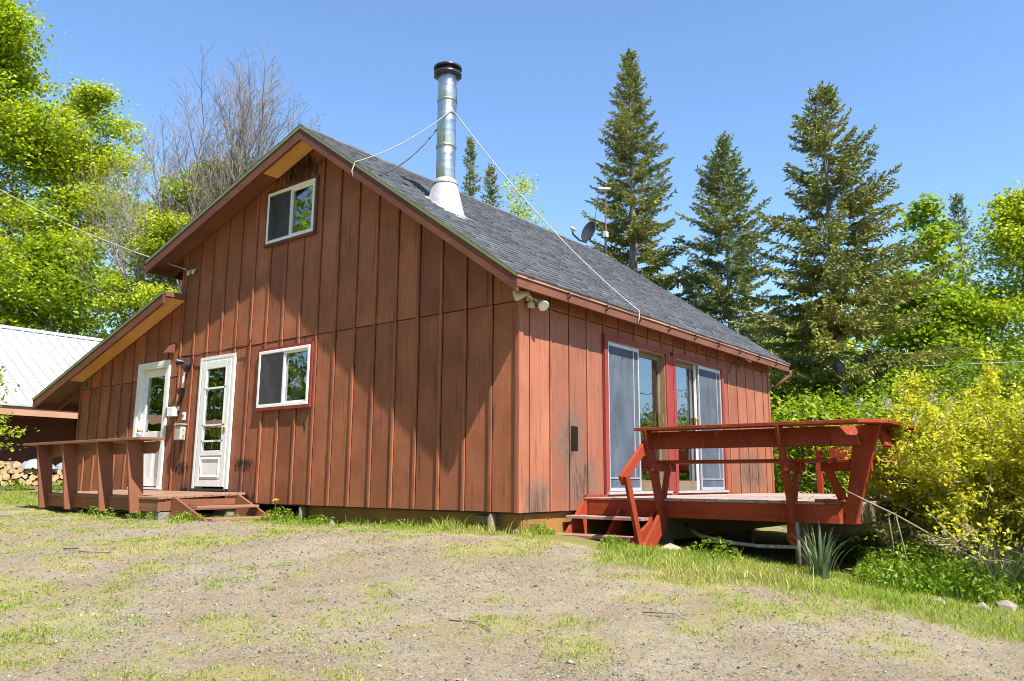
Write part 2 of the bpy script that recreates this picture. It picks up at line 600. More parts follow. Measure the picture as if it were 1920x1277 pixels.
def patch(x, y):
    a = vnoise(x, y, 1.3, 4)
    b = vnoise(x + 40, y, .35, 2)
    # greener towards the camera on the left, thinner on the right
    side = np.clip((3.2 - x) * .05, -.06, .1)
    track = -.1 * np.exp(-((y + 1.7 + .12 * x) / .7) ** 2)
    return np.clip((a * .65 + b * .35 + side + track - .49) * 6., 0, 1)

# ------------------------------------------------------------------ ground
xs = np.unique(np.round(np.r_[-900, -500, -300, -160, np.arange(-100, -40, 12), np.arange(-40, -14, 2.), np.arange(-14, -4, .16), np.arange(-4, 6.5, .07),
                              np.arange(6.5, 12, .5), np.arange(12, 45, 3.), np.arange(45, 100, 12), 160, 300, 500, 900], 3))
ys = np.unique(np.round(np.r_[-900, -500, -300, -160, np.arange(-100, -30, 12), np.arange(-30, -10, 2.), np.arange(-10, -5.5, .3), np.arange(-5.5, 2.5, .07),
                              np.arange(2.5, 10, .3), np.arange(10, 48, 2.5), np.arange(48, 110, 12), 160, 300, 500, 900], 3))
GX, GY = np.meshgrid(xs, ys)
near = np.exp(-(((GX - 0) / 16) ** 4 + ((GY + 1) / 12) ** 4))
GL, GP = lawn(GX, GY), patch(GX, GY)
GZ = gz(GX, GY) + near * ((vnoise(GX, GY, .9, 4) - .5) * .07 + (vnoise(GX + 7, GY, .16, 3) - .5) * .035) + near * GL * .02
far = np.clip((np.hypot(GX, GY) - 60) / 200, 0, 1)
GZ += far * vnoise(GX, GY, 90, 2) * 6 - far * 4
ny, nx = GX.shape
idx = np.arange(ny * nx).reshape(ny, nx)
F = np.stack([idx[:-1, :-1], idx[:-1, 1:], idx[1:, 1:], idx[1:, :-1]], -1).reshape(-1, 4)
t = NT('driveway ground')
p = t.pos()
at1 = t.n('ShaderNodeAttribute', attribute_name='lawn').outputs['Fac']
at2 = t.n('ShaderNodeAttribute', attribute_name='patch').outputs['Fac']
n1 = t.noise(p, 1.1, 5, .6)
n2 = t.noise(p, 9, 6, .7)
n3 = t.noise(p, 60, 6, .85)
soil = t.mix(t.ramp(n1, .35, .65), (.215, .155, .085), (.295, .24, .16))
soil = t.mix(t.ramp(n2, .42, .68), soil, (.20, .178, .145))
soil = t.mix(t.ramp(n3, .5, .66), soil, (.40, .345, .26))
soil = t.mix(t.ramp(n3, .47, .34), soil, (.045, .033, .022))
straw = t.noise(t.scale(p, (30, 60, 30)), 1., 5, .75, 1.2)
soil = t.mix(t.ramp(straw, .58, .7, 0, .7), soil, (.29, .235, .13))
moss = t.mix(t.ramp(n3, .35, .65), (.20, .195, .05), (.34, .30, .10))
f = t.math('ADD', t.math('MULTIPLY', at2, .5), t.math('ADD', t.math('MULTIPLY', n2, .6), t.math('MULTIPLY', t.noise(p, 30, 6, .85), .8)))
col = t.mix(t.ramp(f, .68, 1.3, 0, .75), soil, moss)
f = t.math('ADD', at1, t.math('MULTIPLY', t.math('SUBTRACT', n2, .5), .9))
col = t.mix(t.ramp(f, .4, .9), col, t.mix(n3, (.12, .135, .03), (.22, .20, .06)))
hgt = t.math('ADD', t.math('MULTIPLY', n3, 1.), t.math('MULTIPLY', n2, 1.2))
M['ground'] = t.done(t.bsdf(col, .92, 0, .2, hgt, .8, .02))
gm = np_mesh('ground', np.stack([GX, GY, GZ], -1).reshape(-1, 3), F, M['ground'], smooth=True)
for nm, arr in (('lawn', GL * near), ('patch', GP * near)):
    arr = arr.copy()
    if nm == 'lawn':
        arr = np.where(near < .5, 1., arr)
    a = gm.attributes.new(nm, 'FLOAT', 'POINT')
    a.data.foreach_set('value', np.ascontiguousarray(arr, dtype=np.float32).ravel())
tag(link('ground', gm), kind='structure')

# ------------------------------------------------------------------ house
S_ = .4122
RX, RZ = -3.77, 5.53                       # ridge
SR, SL = .710, .318                        # slopes right, left
YF, YB = -.425, 8.28                        # overhangs front, back
YW = 7.93                                  # rear wall
XW = -7.5                                  # left wall of the tall part
XL = -11.1                                 # left wall of the lean-to


def top_main(x):
    return RZ - SR * (x - RX) if x > RX else RZ - SL * (RX - x)


def top_low(x):
    return 3.53 - .322 * (-7.35 - x)


house = thing('cabin', 'rust red board and batten cabin with steep grey shingle roof and lean-to', 'cabin', (-5., 4., -.25))
UND = .075                                 # roof thickness measured straight down

OPEN_G = [(-5.03, -3.79, 1.42, 2.29), (-5.05, -3.87, 4.02, 4.86), (-6.66, -5.76, .2, 2.30), (-8.72, -7.80, .2, 2.33)]
OPEN_S = [(1.90, 3.58, .22, 2.25), (3.90, 5.62, .22, 2.25)]


def cut_rects(a, b, z0, z1, openings):
    """rectangles covering [a,b]x[z0,z1] less the openings"""
    cuts = sorted({a, b} | {c for o in openings for c in o[:2] if a < c < b})
    out = []
    for u, v in zip(cuts[:-1], cuts[1:]):
        segs = [(z0, z1)]
        for o in openings:
            if o[0] < (u + v) / 2 < o[1]:
                ns = []
                for s0, s1 in segs:
                    if o[2] > s0:
                        ns.append((s0, min(s1, o[2])))
                    if o[3] < s1:
                        ns.append((max(s0, o[3]), s1))
                segs = ns
        out += [(u, v, s0, s1) for s0, s1 in segs if s1 - s0 > .004]
    return out


def groups_of(rects):
    """rectangles sorted into pieces that hang together"""
    gs = []
    for r_ in rects:
        hit = [g for g in gs if any(abs(q[1] - r_[0]) < 1e-6 and min(q[3], r_[3]) - max(q[2], r_[2]) > .01 for q in g)]
        new = [r_]
        for g in hit:
            new = g + new
            gs.remove(g)
        gs.append(new)
    return gs


def gable_piece(name, a, b, z0, ztop, y0, y1, mat):
    """upright board on the gable, its head following the roof line ztop(x)"""
    for rects in groups_of(cut_rects(a, b, z0, 99, OPEN_G)):
        mb = MB()
        for u, v, s0, s1 in rects:
            for uu, vv in ([(u, v)] if not (u < RX < v) else [(u, RX), (RX, v)]):
                ta, tb = min(s1, ztop(uu + 1e-6)), min(s1, ztop(vv - 1e-6))
                if min(ta, tb) - s0 < .01:
                    continue
                mb.prism([(uu, s0), (vv, s0), (vv, tb), (uu, ta)], 1, y0, y1)
        if mb.f:
            mb.build(name, mat, house)


mainz = lambda x: top_main(x) - UND - .012
lowz = lambda x: top_low(x) - UND - .012
SEAM, SEAML = 2.44, 2.11
jit = random.Random(5)
edges = [0.] + [-k * S_ for k in range(1, 19)] + [XW]
for a, b in zip(edges[1:], edges[:-1]):
    d = jit.uniform(0, .002)
    gable_piece('siding_board', a + .0285, b - .0015, 0 + jit.uniform(-.004, .004), lambda x: min(SEAM - .011, mainz(x)), -.002 - d, .014, M['siding'])
    gable_piece('siding_board', a + .0285, b - .0015, SEAM, mainz, -.010 - d, .014, M['siding'])
for k in range(0, 19):
    x = -k * S_ - (.02 if k == 0 else 0)
    gable_piece('batten', x - .019, x + .019, .0, lambda x: min(SEAM - .003, mainz(x)), -.027, -.0045, M['siding'])
    gable_piece('batten', x - .019, x + .019, SEAM + .001, mainz, -.033, -.0125, M['siding'])
edges = [XW] + [-k * S_ for k in range(19, 27)] + [XL]
for a, b in zip(edges[1:], edges[:-1]):
    d = jit.uniform(0, .002)
    gable_piece('siding_board', a + .0285, b - .0015, 0, lambda x: min(SEAML - .011, lowz(x)), -.002 - d, .014, M['siding'])
    gable_piece('siding_board', a + .0285, b - .0015, SEAML, lowz, -.010 - d, .014, M['siding'])
for k in range(19, 27):
    x = -k * S_
    gable_piece('batten', x - .019, x + .019, .0, lambda x: min(SEAML - .003, lowz(x)), -.027, -.0045, M['siding'])
    gable_piece('batten', x - .019, x + .019, SEAML + .001, lowz, -.033, -.0125, M['siding'])
gable_piece('corner_board', XL - .012, XL + .03, 0, lowz, -.03, .1, M['siding'])
gable_piece('corner_board', XW - .014, XW + .03, top_low(-7.5) + .0, mainz, -.036, .1, M['siding'])

# side wall facing the deck
ZTS = 2.60
edges = [.03] + [(k + .5) * S_ for k in range(0, 19)] + [YW]
edges[1] = .5 * S_
for a, b in zip(edges[:-1], edges[1:]):
    d = jit.uniform(0, .002)
    for z0, z1, off in ((0, SEAM - .011, .002), (SEAM, ZTS, .010)):
        for rects in groups_of(cut_rects(a + .0015, b - .0015 - (.018 if b < 7.8 else 0), z0, z1, OPEN_S)):
            mb = MB()
            for u, v, s0, s1 in rects:
                mb.box(-.014, off + d, u, v, s0, s1)
            mb.build('siding_board', M['siding_side'], house)
for k in range(0, 19):
    y = (k + .5) * S_
    for z0, z1, off in ((0, SEAM - .003, .0045), (SEAM + .001, ZTS, .0125)):
        for rects in groups_of(cut_rects(y - .012, y + .012, z0, z1, OPEN_S)):
            mb = MB()
            for u, v, s0, s1 in rects:
                mb.box(off, off + .009, u, v, s0, s1)
            mb.build('batten', M['siding_side'], house)
MB().box(-.001, .022, -.026, .055, -.002, ZTS).build('corner_board', M['siding_side'], house)
MB().box(-.03, .02, YW - .05, YW + .03, 0, ZTS).build('corner_board', M['siding_side'], house)
# dark panel by the deck steps, recess shade of a missing piece in its colour
mb = MB().box(.0035, .011, 1.055, 1.205, .73, 1.03)
mb.build('dark_recess_panel', M['recess_dark'], house)
mb = MB().box(-.03, -.012, .0, YW, .0, 2.3)
# rear and left walls, floor, ceiling
mb = MB().box(XL, 0, YW, YW + .02, 0, 2.0)
mb.prism([(XL, 2.0), (0, 2.0), (0, mainz(0)), (RX, mainz(RX)), (XW, mainz(XW)), (XW - .001, lowz(XW)), (XL, lowz(XL))], 1, YW, YW + .019)
mb.build('rear_wall', M['siding'], house)
MB().box(XL, XL + .02, .015, YW, 0, lowz(XL)).build('left_wall', M['siding'], house)
MB().box(XW, XW + .02, .015, YW, 2.2, mainz(XW)).build('upper_left_wall', M['siding'], house)
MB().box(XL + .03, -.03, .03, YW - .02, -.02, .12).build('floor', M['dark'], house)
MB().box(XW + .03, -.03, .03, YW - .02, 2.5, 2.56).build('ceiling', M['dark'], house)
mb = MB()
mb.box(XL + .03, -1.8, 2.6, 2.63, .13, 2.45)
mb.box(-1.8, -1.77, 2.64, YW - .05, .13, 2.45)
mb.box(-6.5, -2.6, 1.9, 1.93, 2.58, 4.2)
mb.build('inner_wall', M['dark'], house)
# skirt and piers below the siding
mb = MB()
for a, b in ((-4.05, -2.45), (-2.446, -1.1), (-1.096, -.06)):
    MB().box(a, b, .13, .15, -.55, .05).build('skirt_panel', M['skirt'], house)
for a, b in ((.16, 1.25), (1.256, 3.0), (3.006, 5.)):
    MB().box(-.075, -.055, a, b, -.75, .05).build('skirt_panel', M['skirt'], house)
for x, y in ((-3.92, .06), (-.42, .05), (-7.2, .2), (-10.6, .2)):
    MB().tube([(x, y, -.7), (x, y, -.02)], .055, 12).build('pier', M['beam'], house, True)
MB().box(-.72, -.47, .05, .1, -.13, -.05).build('vent_block', M['beam'], house)
MB().box(XL + .1, -4.1, 1.2, 1.25, -.6, 0).build('crawl_space_back', M['dark'], house)

# ------------------------------------------------------------------ roof
roof = MB()
roof.prism([(RX, RZ), (.30, top_main(.30)), (.30, top_main(.30) - UND), (RX, RZ - UND)], 1, YF, YB)
roof = roof.build('roof_slope', M['soffit'], house)
lef = MB().prism([(RX, RZ - UND), (-8.06, top_main(-8.06) - UND), (-8.06, top_main(-8.06)), (RX, RZ)], 1, YF, YB).build('roof_slope', M['soffit'], house)
low = MB().prism([(-7.36, top_low(-7.36) - UND), (-12.26, top_low(-12.26) - UND), (-12.26, top_low(-12.26)), (-7.36, top_low(-7.36))], 1, YF, YB).build(
    'lean_to_roof', M['soffit'], house)


def slope_panel(name, x0, x1, fn, y0, y1, mat, dz0, dz1, parent):
    return MB().prism([(x0, fn(x0) - dz1), (x1, fn(x1) - dz1), (x1, fn(x1) - dz0), (x0, fn(x0) - dz0)], 1, y0, y1).build(name, mat, parent)


# bare plywood patches in the soffits
slope_panel('soffit_panel', -4.86, RX - .03, top_main, YF + .045, -.034, M['ply'], UND + .003, UND + .02, lef)['label'] = 'bare orange plywood soffit at the peak'
slope_panel('soffit_panel', -11.02, -7.40, top_low, YF + .045, -.034, M['ply'], UND + .003, UND + .02, low)['label'] = 'bare orange plywood soffit under the lean-to rake'
slope_panel('soffit_panel', -8.0, -4.87, top_main, YF + .045, -.034, M['soffit'], UND + .003, UND + .02, lef)
# rake boards with green drip edge
for x0, x1, fn, par in ((RX, .30, top_main, roof), (-8.06, RX - .001, top_main, lef), (-12.26, -7.36, top_low, low)):
    MB().prism([(x0, fn(x0 + 1e-6) - .215), (x1, fn(x1) - .215), (x1, fn(x1) - .03), (x0, fn(x0 + 1e-6) - .03)], 1, YF - .022, YF + .018).build('rake_board', M['trim'], par)
    MB().prism([(x0, fn(x0 + 1e-6) - .045), (x1, fn(x1) - .045), (x1, fn(x1) + .012), (x0, fn(x0 + 1e-6) + .012)], 1, YF - .034, YF - .0225).build('drip_edge', M['drip'], par)
# eaves: right
ze = top_main(.30)
MB().box(.268, .308, YF - .02, YB, ze - .16, ze - .035).build('eave_board', M['trim'], roof)
mb = MB().prism([(.20, top_main(.2) + .006), (.325, ze - .014), (.325, ze - .052), (.3095, ze - .052), (.3095, ze - .03), (.2, ze + .06)], 1, YF - .03, YB)
mb.build('drip_edge', M['dripbrown'], roof)
for k in range(9):
    y = .55 + k * .87
    MB().tube([(.31, y, ze - .055), (.345, y, ze - .06), (.355, y, ze - .09), (.335, y, ze - .115), (.31, y, ze - .12)], .011, 6).build('gutter_hanger', M['black'], roof)
# left eaves with rafters seen from below
for fn, xe, xw, par, n_ in ((top_main, -8.06, XW, lef, 6), (top_low, -12.26, XL, low, 6)):
    z = fn(xe)
    MB().box(xe - .03, xe + .008, YF, YB, z - .2, z - .02).build('eave_board', M['trim'], par)
    for k in range(n_):
        y = -.0 + k * 1.2 + (.03 if k == 0 else 0)
        slope_panel('rafter_tail', xe + .02, xw - .02, fn, y, y + .04, M['trim'], UND + .002, UND + .13, par)
# shingles on the visible slope, the rest as plain layers of the same
ang = math.atan(SR)
L = (.325 - RX) / math.cos(ang)
nr = 36
ex = L / nr
V, Q = [], []
dx, dz = math.cos(ang), -math.sin(ang)
nxx, nzz = math.sin(ang), math.cos(ang)
for i in range(nr):
    y = YF - .03 - rng.random() * .3
    s0 = i * ex
    while y < YB + .02:
        w = rng.choice([.14, .2, .3, .36])
        a, b = max(y, YF - .035), min(y + w - .004, YB + .02)
        if b - a > .02:
            th = .012 + rng.random() * .012
            s1 = s0 + ex + .012 + rng.normal() * .002
            sk = 0.001 + rng.random() * .001
            base = len(V)
            for (s, h0, h1) in ((s0, .001, .004 + sk), (s1, .004, th + .004)):
                for yy in (a, b):
                    for h in (h0, h1):
                        V.append((RX + s * dx + h * nxx, yy, RZ + s * dz + h * nzz))
            Q += [(base + 1, base + 5, base + 7, base + 3), (base + 4, base + 6, base + 7, base + 5), (base, base + 1, base + 3, base + 2),
                  (base, base + 4, base + 5, base + 1), (base + 2, base + 3, base + 7, base + 6)]
        y += w
sh = link('shingles', np_mesh('shingles', np.array(V) - np.array(house['_loc']), np.array(Q), M['shingle']), roof)
sh.parent = roof
tag(sh, kind='stuff')
mb = MB()
for k in range(29):
    y = YF - .03 + k * .3
    z = RZ + .022
    mb.prism([(RX - .15, z - .15 * SL - .004), (RX, z - .004), (RX + .13, z - .13 * SR - .004), (RX + .13, z - .13 * SR + .004), (RX, z + .008 + .002 * (k % 2)),
              (RX - .15, z - .15 * SL + .004)], 1, y, y + .296)
tag(mb.build('ridge_caps', M['shingle'], roof), kind='stuff')
for x0, x1, fn, par in ((-8.09, RX - .01, top_main, lef), (-12.29, -7.36, top_low, low)):
    n_ = 14
    for i in range(n_):
        a, b = x0 + (x1 - x0) * i / n_, x0 + (x1 - x0) * (i + 1) / n_
        MB().prism([(a, fn(a) + .001), (b, fn(b) + .001), (b, fn(b) + .007), (a, fn(a) + .016)], 1, YF - .036, YB + .02).build('shingle_course', M['shingle'], par)

# chimney
CX, CY = -1.785, .595
zr = lambda x: RZ - SR * (x - RX)
mb = MB()
N = 24
vs = []
for ring in range(4):
    for k in range(N):
        a = 2 * math.pi * k / N
        c, s = math.cos(a), math.sin(a)
        if ring == 0:
            q = max(abs(c), abs(s)) ** .55
            x, y = CX + .04 + .285 * c / q, CY + .255 * s / q
            z = zr(x) + .014
        elif ring == 1:
            x, y = CX + .04 * .9 + .262 * c, CY + .238 * s
            z = zr(x) + .05
        elif ring == 2:
            x, y, z = CX + .165 * c, CY + .165 * s, 4.49
        else:
            x, y, z = CX + .15 * c, CY + .15 * s, 4.50
        vs.append((x, y, z))
mb.add(vs, [(r * N + k, r * N + (k + 1) % N, (r + 1) * N + (k + 1) % N, (r + 1) * N + k) for r in range(3) for k in range(N)])
chim = mb.build('chimney', M['galv'], house, True)
fl = MB()
fl.prism([(CX - .36, zr(CX - .36) + .017), (CX + .42, zr(CX + .42) + .017), (CX + .42, zr(CX + .42) + .021), (CX - .36, zr(CX - .36) + .021)], 1, CY - .27, CY + .27)


def lathe(mb, prof, cx, cy, n=28):
    b = []
    for r, z in prof:
        for k in range(n):
            a = 2 * math.pi * k / n
            b.append((cx + r * math.cos(a), cy + r * math.sin(a), z))
    fs = [(i * n + k, i * n + (k + 1) % n, (i + 1) * n + (k + 1) % n, (i + 1) * n + k) for i in range(len(prof) - 1) for k in range(n)]
    return mb.add(b, fs)


zs = [4.44, 5.02, 5.72, 6.12]
for a, b in zip(zs[:-1], zs[1:]):
    o = lathe(MB(), [(.128, a), (.136, a + .02), (.136, b - .01), (.133, b)], CX, CY).build('pipe_section', M['steel'], chim, True)
for z in zs[1:3]:
    lathe(MB(), [(.136, z - .02), (.147, z - .016), (.149, z), (.147, z + .016), (.136, z + .02)], CX, CY).build('pipe_band', M['steel'], chim, True)
lathe(MB(), [(.135, 4.435), (.18, 4.44), (.185, 4.455), (.165, 4.50), (.14, 4.53), (.134, 4.535)], CX, CY).build('storm_collar', M['galv'], chim, True)
lathe(MB(), [(.137, 6.09), (.2, 6.105), (.2, 6.15), (.195, 6.15), (.192, 6.115), (.14, 6.11)], CX, CY).build('cap_skirt', M['darksteel'], chim, True)
lathe(MB(), [(.12, 6.1), (.12, 6.24)], CX, CY).build('cap_mesh', M['steel'], chim, True)
lathe(MB(), [(.0, 6.20), (.19, 6.205), (.205, 6.212), (.205, 6.235), (.19, 6.246), (.0, 6.262)], CX, CY).build('rain_cap', M['darksteel'], chim, True)

# ------------------------------------------------------------------ windows and doors
def gwindow(x0, x1, z0, z1, trim, white, curtain):
    t_ = .045
    mb = MB()
    mb.box(x0 - t_, x1 + t_, -.05, -.0115, z1, z1 + t_)
    mb.box(x0 - t_, x1 + t_, -.06, -.0115, z0 - t_, z0)
    mb.box(x0 - t_, x0, -.05, -.0115, z0, z1)
    mb.box(x1, x1 + t_, -.05, -.0115, z0, z1)
    w = mb.build('window', trim, house)
    fr = .045
    mb = MB()
    mb.box(x0, x1, -.062, .04, z1 - fr, z1)
    mb.box(x0, x1, -.062, .04, z0, z0 + fr)
    mb.box(x0, x0 + fr, -.062, .04, z0 + fr, z1 - fr)
    mb.box(x1 - fr, x1, -.062, .04, z0 + fr, z1 - fr)
    mb.build('frame', white, w, bevel=.004)
    xm = (x0 + x1) / 2
    mb = MB()
    s = .03
    for a, b, yo in ((x0 + fr, xm + .02, -.035), (xm - .02, x1 - fr, -.012)):
        mb.box(a, b, yo - .012, yo + .012, z1 - fr - s, z1 - fr)
        mb.box(a, b, yo - .012, yo + .012, z0 + fr, z0 + fr + s)
        mb.box(a, a + s + .008, yo - .012, yo + .012, z0 + fr + s, z1 - fr - s)
        mb.box(b - s - .008, b, yo - .012, yo + .012, z0 + fr + s, z1 - fr - s)
    mb.build('sash', white, w)
    MB().box(x0 + fr + s, xm - .01, -.033, -.029, z0 + fr + s, z1 - fr - s).build('pane', M['glass'], w)
    MB().box(xm + .01, x1 - fr - s, -.012, -.008, z0 + fr + s, z1 - fr - s).build('pane', M['glass'], w)
    MB().box(x0 + fr, xm - .01, -.0545, -.0535, z0 + fr + .01, z1 - fr - .01).build('insect_screen', M['screen'], w)
    # curtains: pleated sheet inside
    mb = MB()
    n = 40
    for a, b in curtain:
        pts = [(a + (b - a) * i / n, .13 + .018 * math.sin(i * 1.7) + .008 * math.sin(i * .6)) for i in range(n + 1)]
        mb.add([(p[0], p[1], z) for z in (z0 - .05, z1 + .05) for p in pts], [(i, i + 1, n + 2 + i, n + 1 + i) for i in range(n)])
    mb.build('curtain', M['curtain'], w)
    return w


gwindow(-5.03, -3.79, 1.42, 2.29, M['redtrim'], M['vinyl'], [(-5.0, -4.86), (-4.42, -4.18)])
gwindow(-5.05, -3.87, 4.02, 4.86, M['trim'], M['vinyl'], [(-5.0, -4.9), (-4.25, -4.1)])


def casing(x0, x1, z0, z1, wd, mat, y0=-.045, y1=-.0115, sill=True):
    mb = MB()
    mb.box(x0 - wd, x1 + wd, y0, y1, z1, z1 + wd)
    mb.box(x0 - wd, x0, y0, y1, z0, z1)
    mb.box(x1, x1 + wd, y0, y1, z0, z1)
    # jamb
    mb.box(x0, x0 + .03, y0 + .004, .1, z0, z1 - .03)
    mb.box(x1 - .03, x1, y0 + .004, .1, z0, z1 - .03)
    mb.box(x0, x1, y0 + .004, .1, z1 - .03, z1)
    return mb


# storm door, right
x0, x1, z0, z1 = -6.66, -5.76, .2, 2.30
d = casing(x0, x1, z0, z1, .05, M['white']).build('storm_door', M['white'], house)
a, b, s = x0 + .035, x1 - .035, .115
mb = MB()
y0, y1 = -.05, -.012
mb.box(a, a + s, y0, y1, z0 + .03, z1 - .035)
mb.box(b - s, b, y0, y1, z0 + .03, z1 - .035)
mb.box(a + s, b - s, y0, y1, z1 - .16, z1 - .035)
mb.box(a + s, b - s, y0, y1, z0 + .52, z0 + .60)
mb.box(a + s, b - s, y0, y1, z0 + .03, z0 + .14)
mb.box(a + s, b - s, y0 + .018, y1, z0 + .14, z0 + .52)
mb.build('door_leaf', M['white'], d, bevel=.006)
mb = MB()
u, v, w0, w1 = a + s + .05, b - s - .05, z0 + .19, z0 + .47
mb.add([(a + s + .01, y0 + .016, z0 + .15), (b - s - .01, y0 + .016, z0 + .15), (b - s - .01, y0 + .016, z0 + .51), (a + s + .01, y0 + .016, z0 + .51),
        (u, y0 - .012, w0), (v, y0 - .012, w0), (v, y0 - .012, w1), (u, y0 - .012, w1),
        (u + .02, y0 + .002, w0 + .02), (v - .02, y0 + .002, w0 + .02), (v - .02, y0 + .002, w1 - .02), (u + .02, y0 + .002, w1 - .02)],
       [(0, 1, 5, 4), (1, 2, 6, 5), (2, 3, 7, 6), (3, 0, 4, 7), (4, 5, 9, 8), (5, 6, 10, 9), (6, 7, 11, 10), (7, 4, 8, 11), (8, 9, 10, 11)])
mb.build('kick_panel', M['white'], d)
MB().box(a + s, b - s, -.032, -.028, z0 + .60, z1 - .16).build('pane', M['glass'], d)
mb = MB()
mb.box(a + s, b - s, -.053, -.024, z1 - .50, z1 - .47)
mb.box(a + s, b - s, -.053, -.024, z1 - 1.10, z1 - 1.075)
mb.box(a + s, b - s, -.053, -.024, z1 - 1.36, z1 - 1.33)
mb.box(a + s, a + s + .025, -.053, -.024, z0 + .6, z1 - .16)
mb.box(b - s - .025, b - s, -.053, -.024, z0 + .6, z1 - .16)
mb.build('glazing_bar', M['vinyl'], d)
MB().box(a + .02, b - .02, .05, .09, z0 + .05, z1 - .05).build('inner_door', M['dark'], d)
mb = MB().box(b - .09, b - .05, -.06, -.05, z0 + .88, z0 + 1.02)
mb.tube([(b - .07, -.05, z0 + .97), (b - .07, -.1, z0 + .97), (b - .17, -.105, z0 + .965)], .011, 8)
mb.build('handle', M['brass'], d, True)
MB().box(x0 - .02, x1 + .02, -.07, -.0, z0 - .035, z0).build('threshold', M['grey'], d)

# second door, left
x0, x1, z0, z1 = -8.72, -7.80, .2, 2.33
d = casing(x0, x1, z0, z1, .085, M['white']).build('entry_door', M['white'], house)
a, b, s = x0 + .03, x1 - .03, .11
y0, y1 = .045, .09
mb = MB()
mb.box(a, a + s, y0, y1, z0 + .02, z1 - .035)
mb.box(b - s, b, y0, y1, z0 + .02, z1 - .035)
mb.box(a + s, b - s, y0, y1, z1 - .17, z1 - .035)
mb.box(a + s, b - s, y0, y1, z0 + .86, z0 + .98)
mb.box(a + s, b - s, y0, y1, z0 + .02, z0 + .18)
mb.box((a + b) / 2 - .05, (a + b) / 2 + .05, y0, y1, z0 + .18, z0 + .86)
mb.box(a + s, (a + b) / 2 - .05, y0 + .012, y1, z0 + .18, z0 + .86)
mb.box((a + b) / 2 + .05, b - s, y0 + .012, y1, z0 + .18, z0 + .86)
mb.build('door_leaf', M['white'], d, bevel=.004)
MB().box(a + s, b - s, .06, .065, z0 + .98, z1 - .17).build('pane', M['glass'], d)
mb = MB().tube([(a + .06, .045, z0 + 1.0), (a + .06, -.0, z0 + 1.0)], .014, 8)
mb.tube([(a + .06, .0, z0 + 1.0), (a + .06, -.05, z0 + 1.0)], .028, 10)
mb.build('handle', M['brass'], d, True)
MB().box(x0 - .09, x1 + .09, -.06, .09, z0 - .03, z0).build('threshold', M['white'], d)

# sliding doors on the deck side
def slider(y0, y1, z0, z1, flip):
    w = .085
    mb = MB()
    mb.box(.012, .05, y0 - w, y1 + w, z1, z1 + .07)
    mb.box(.012, .05, y0 - w, y0, z0, z1)
    mb.box(.012, .05, y1, y1 + w, z0, z1)
    d = mb.build('sliding_door', M['redtrim'], house)
    mb = MB()
    mb.box(-.1, .03, y0, y0 + .02, z0, z1)
    mb.box(-.1, .03, y1 - .02, y1, z0, z1)
    mb.box(-.1, .03, y0, y1, z1 - .025, z1)
    mb.build('jamb', M['jamb'], d)
    MB().box(-.1, .075, y0 - .06, y1 + .06, z0 - .035, z0).build('sill', M['alu'], d)
    ym = (y0 + y1) / 2
    lo, hi = (y0 + .02, ym + .03), (ym - .03, y1 - .02)
    scr, act = (lo, hi) if not flip else (hi, lo)
    # fixed glass behind the mesh, wooden sash in front of the other half
    for (a, b), xo, st, mat in ((scr, -.035, .07, M['vinyl']), (act, -.075, .055, M['sash_wood'])):
        mb = MB()
        mb.box(xo - .02, xo + .02, a, b, z1 - .025 - st - .02, z1 - .025)
        mb.box(xo - .02, xo + .02, a, b, z0 + .004, z0 + .15)
        mb.box(xo - .02, xo + .02, a, a + st, z0 + .15, z1 - .045 - st)
        mb.box(xo - .02, xo + .02, b - st, b, z0 + .15, z1 - .045 - st)
        mb.build('sash', mat, d)
        MB().box(xo - .003, xo + .003, a + st, b - st, z0 + .15, z1 - .045 - st).build('pane', M['glass'], d)
    a, b = scr
    f = .028
    mb = MB()
    mb.box(.008, .032, a, b, z1 - .05 - f, z1 - .03)
    mb.box(.008, .032, a, b, z0 + .006, z0 + .05)
    mb.box(.008, .032, a, a + f, z0 + .05, z1 - .05 - f)
    mb.box(.008, .032, b - f, b, z0 + .05, z1 - .05 - f)
    mb.box(.008, .030, b - f - .13, b - f - .115, z0 + .17, z1 - .05 - f)
    mb.box(.008, .030, a + f, b - f, z0 + .17, z0 + .185)
    mb.build('screen_frame', M['alu'], d)
    MB().box(.0185, .0195, a + f, b - f, z0 + .05, z1 - .05 - f).build('door_mesh', M['door_screen'], d)
    c = act[1] - .05 if not flip else act[0] + .05
    c = act[1] - .06
    mb = MB().box(-.055, -.03, c - .012, c + .012, z0 + .95, z0 + 1.15)
    mb.tube([(-.03, c, z0 + .97), (.01, c, z0 + .99), (.01, c, z0 + 1.11), (-.03, c, z0 + 1.13)], .008, 6)
    mb.build('handle', M['brass'], d)
    return d


slider(1.90, 3.58, .22, 2.25, False)
slider(3.90, 5.62, .22, 2.25, True)
MB().box(.013, .045, 3.67, 3.81, .2, 2.25).build('door_mullion', M['redtrim'], house)
MB().box(.012, .05, 1.33, 5.8, .158, .184).build('door_plinth', M['deckred_y'], house)

# ------------------------------------------------------------------ red deck at the side
DZ = .158
deck = thing('deck', 'red painted wooden deck with built-in benches and short stairs beside the sliding doors', 'deck', (1.7, 4.3, -.5))
DX, DY0, DY1 = 3.25, 1.30, 7.55
n_ = 22
wb = (DX - .03) / n_
for k in range(n_):
    a, b = .03 + k * wb + .003, .03 + (k + 1) * wb - .003
    ys_ = DY0 - .012 + max(0, (b - 3.06))
    dz_ = jit.uniform(-.002, .002)
    MB().box(a, b, ys_, DY1, DZ - .025 + dz_, DZ + dz_).build('deck_board', M['decktop'], deck, bevel=.003)
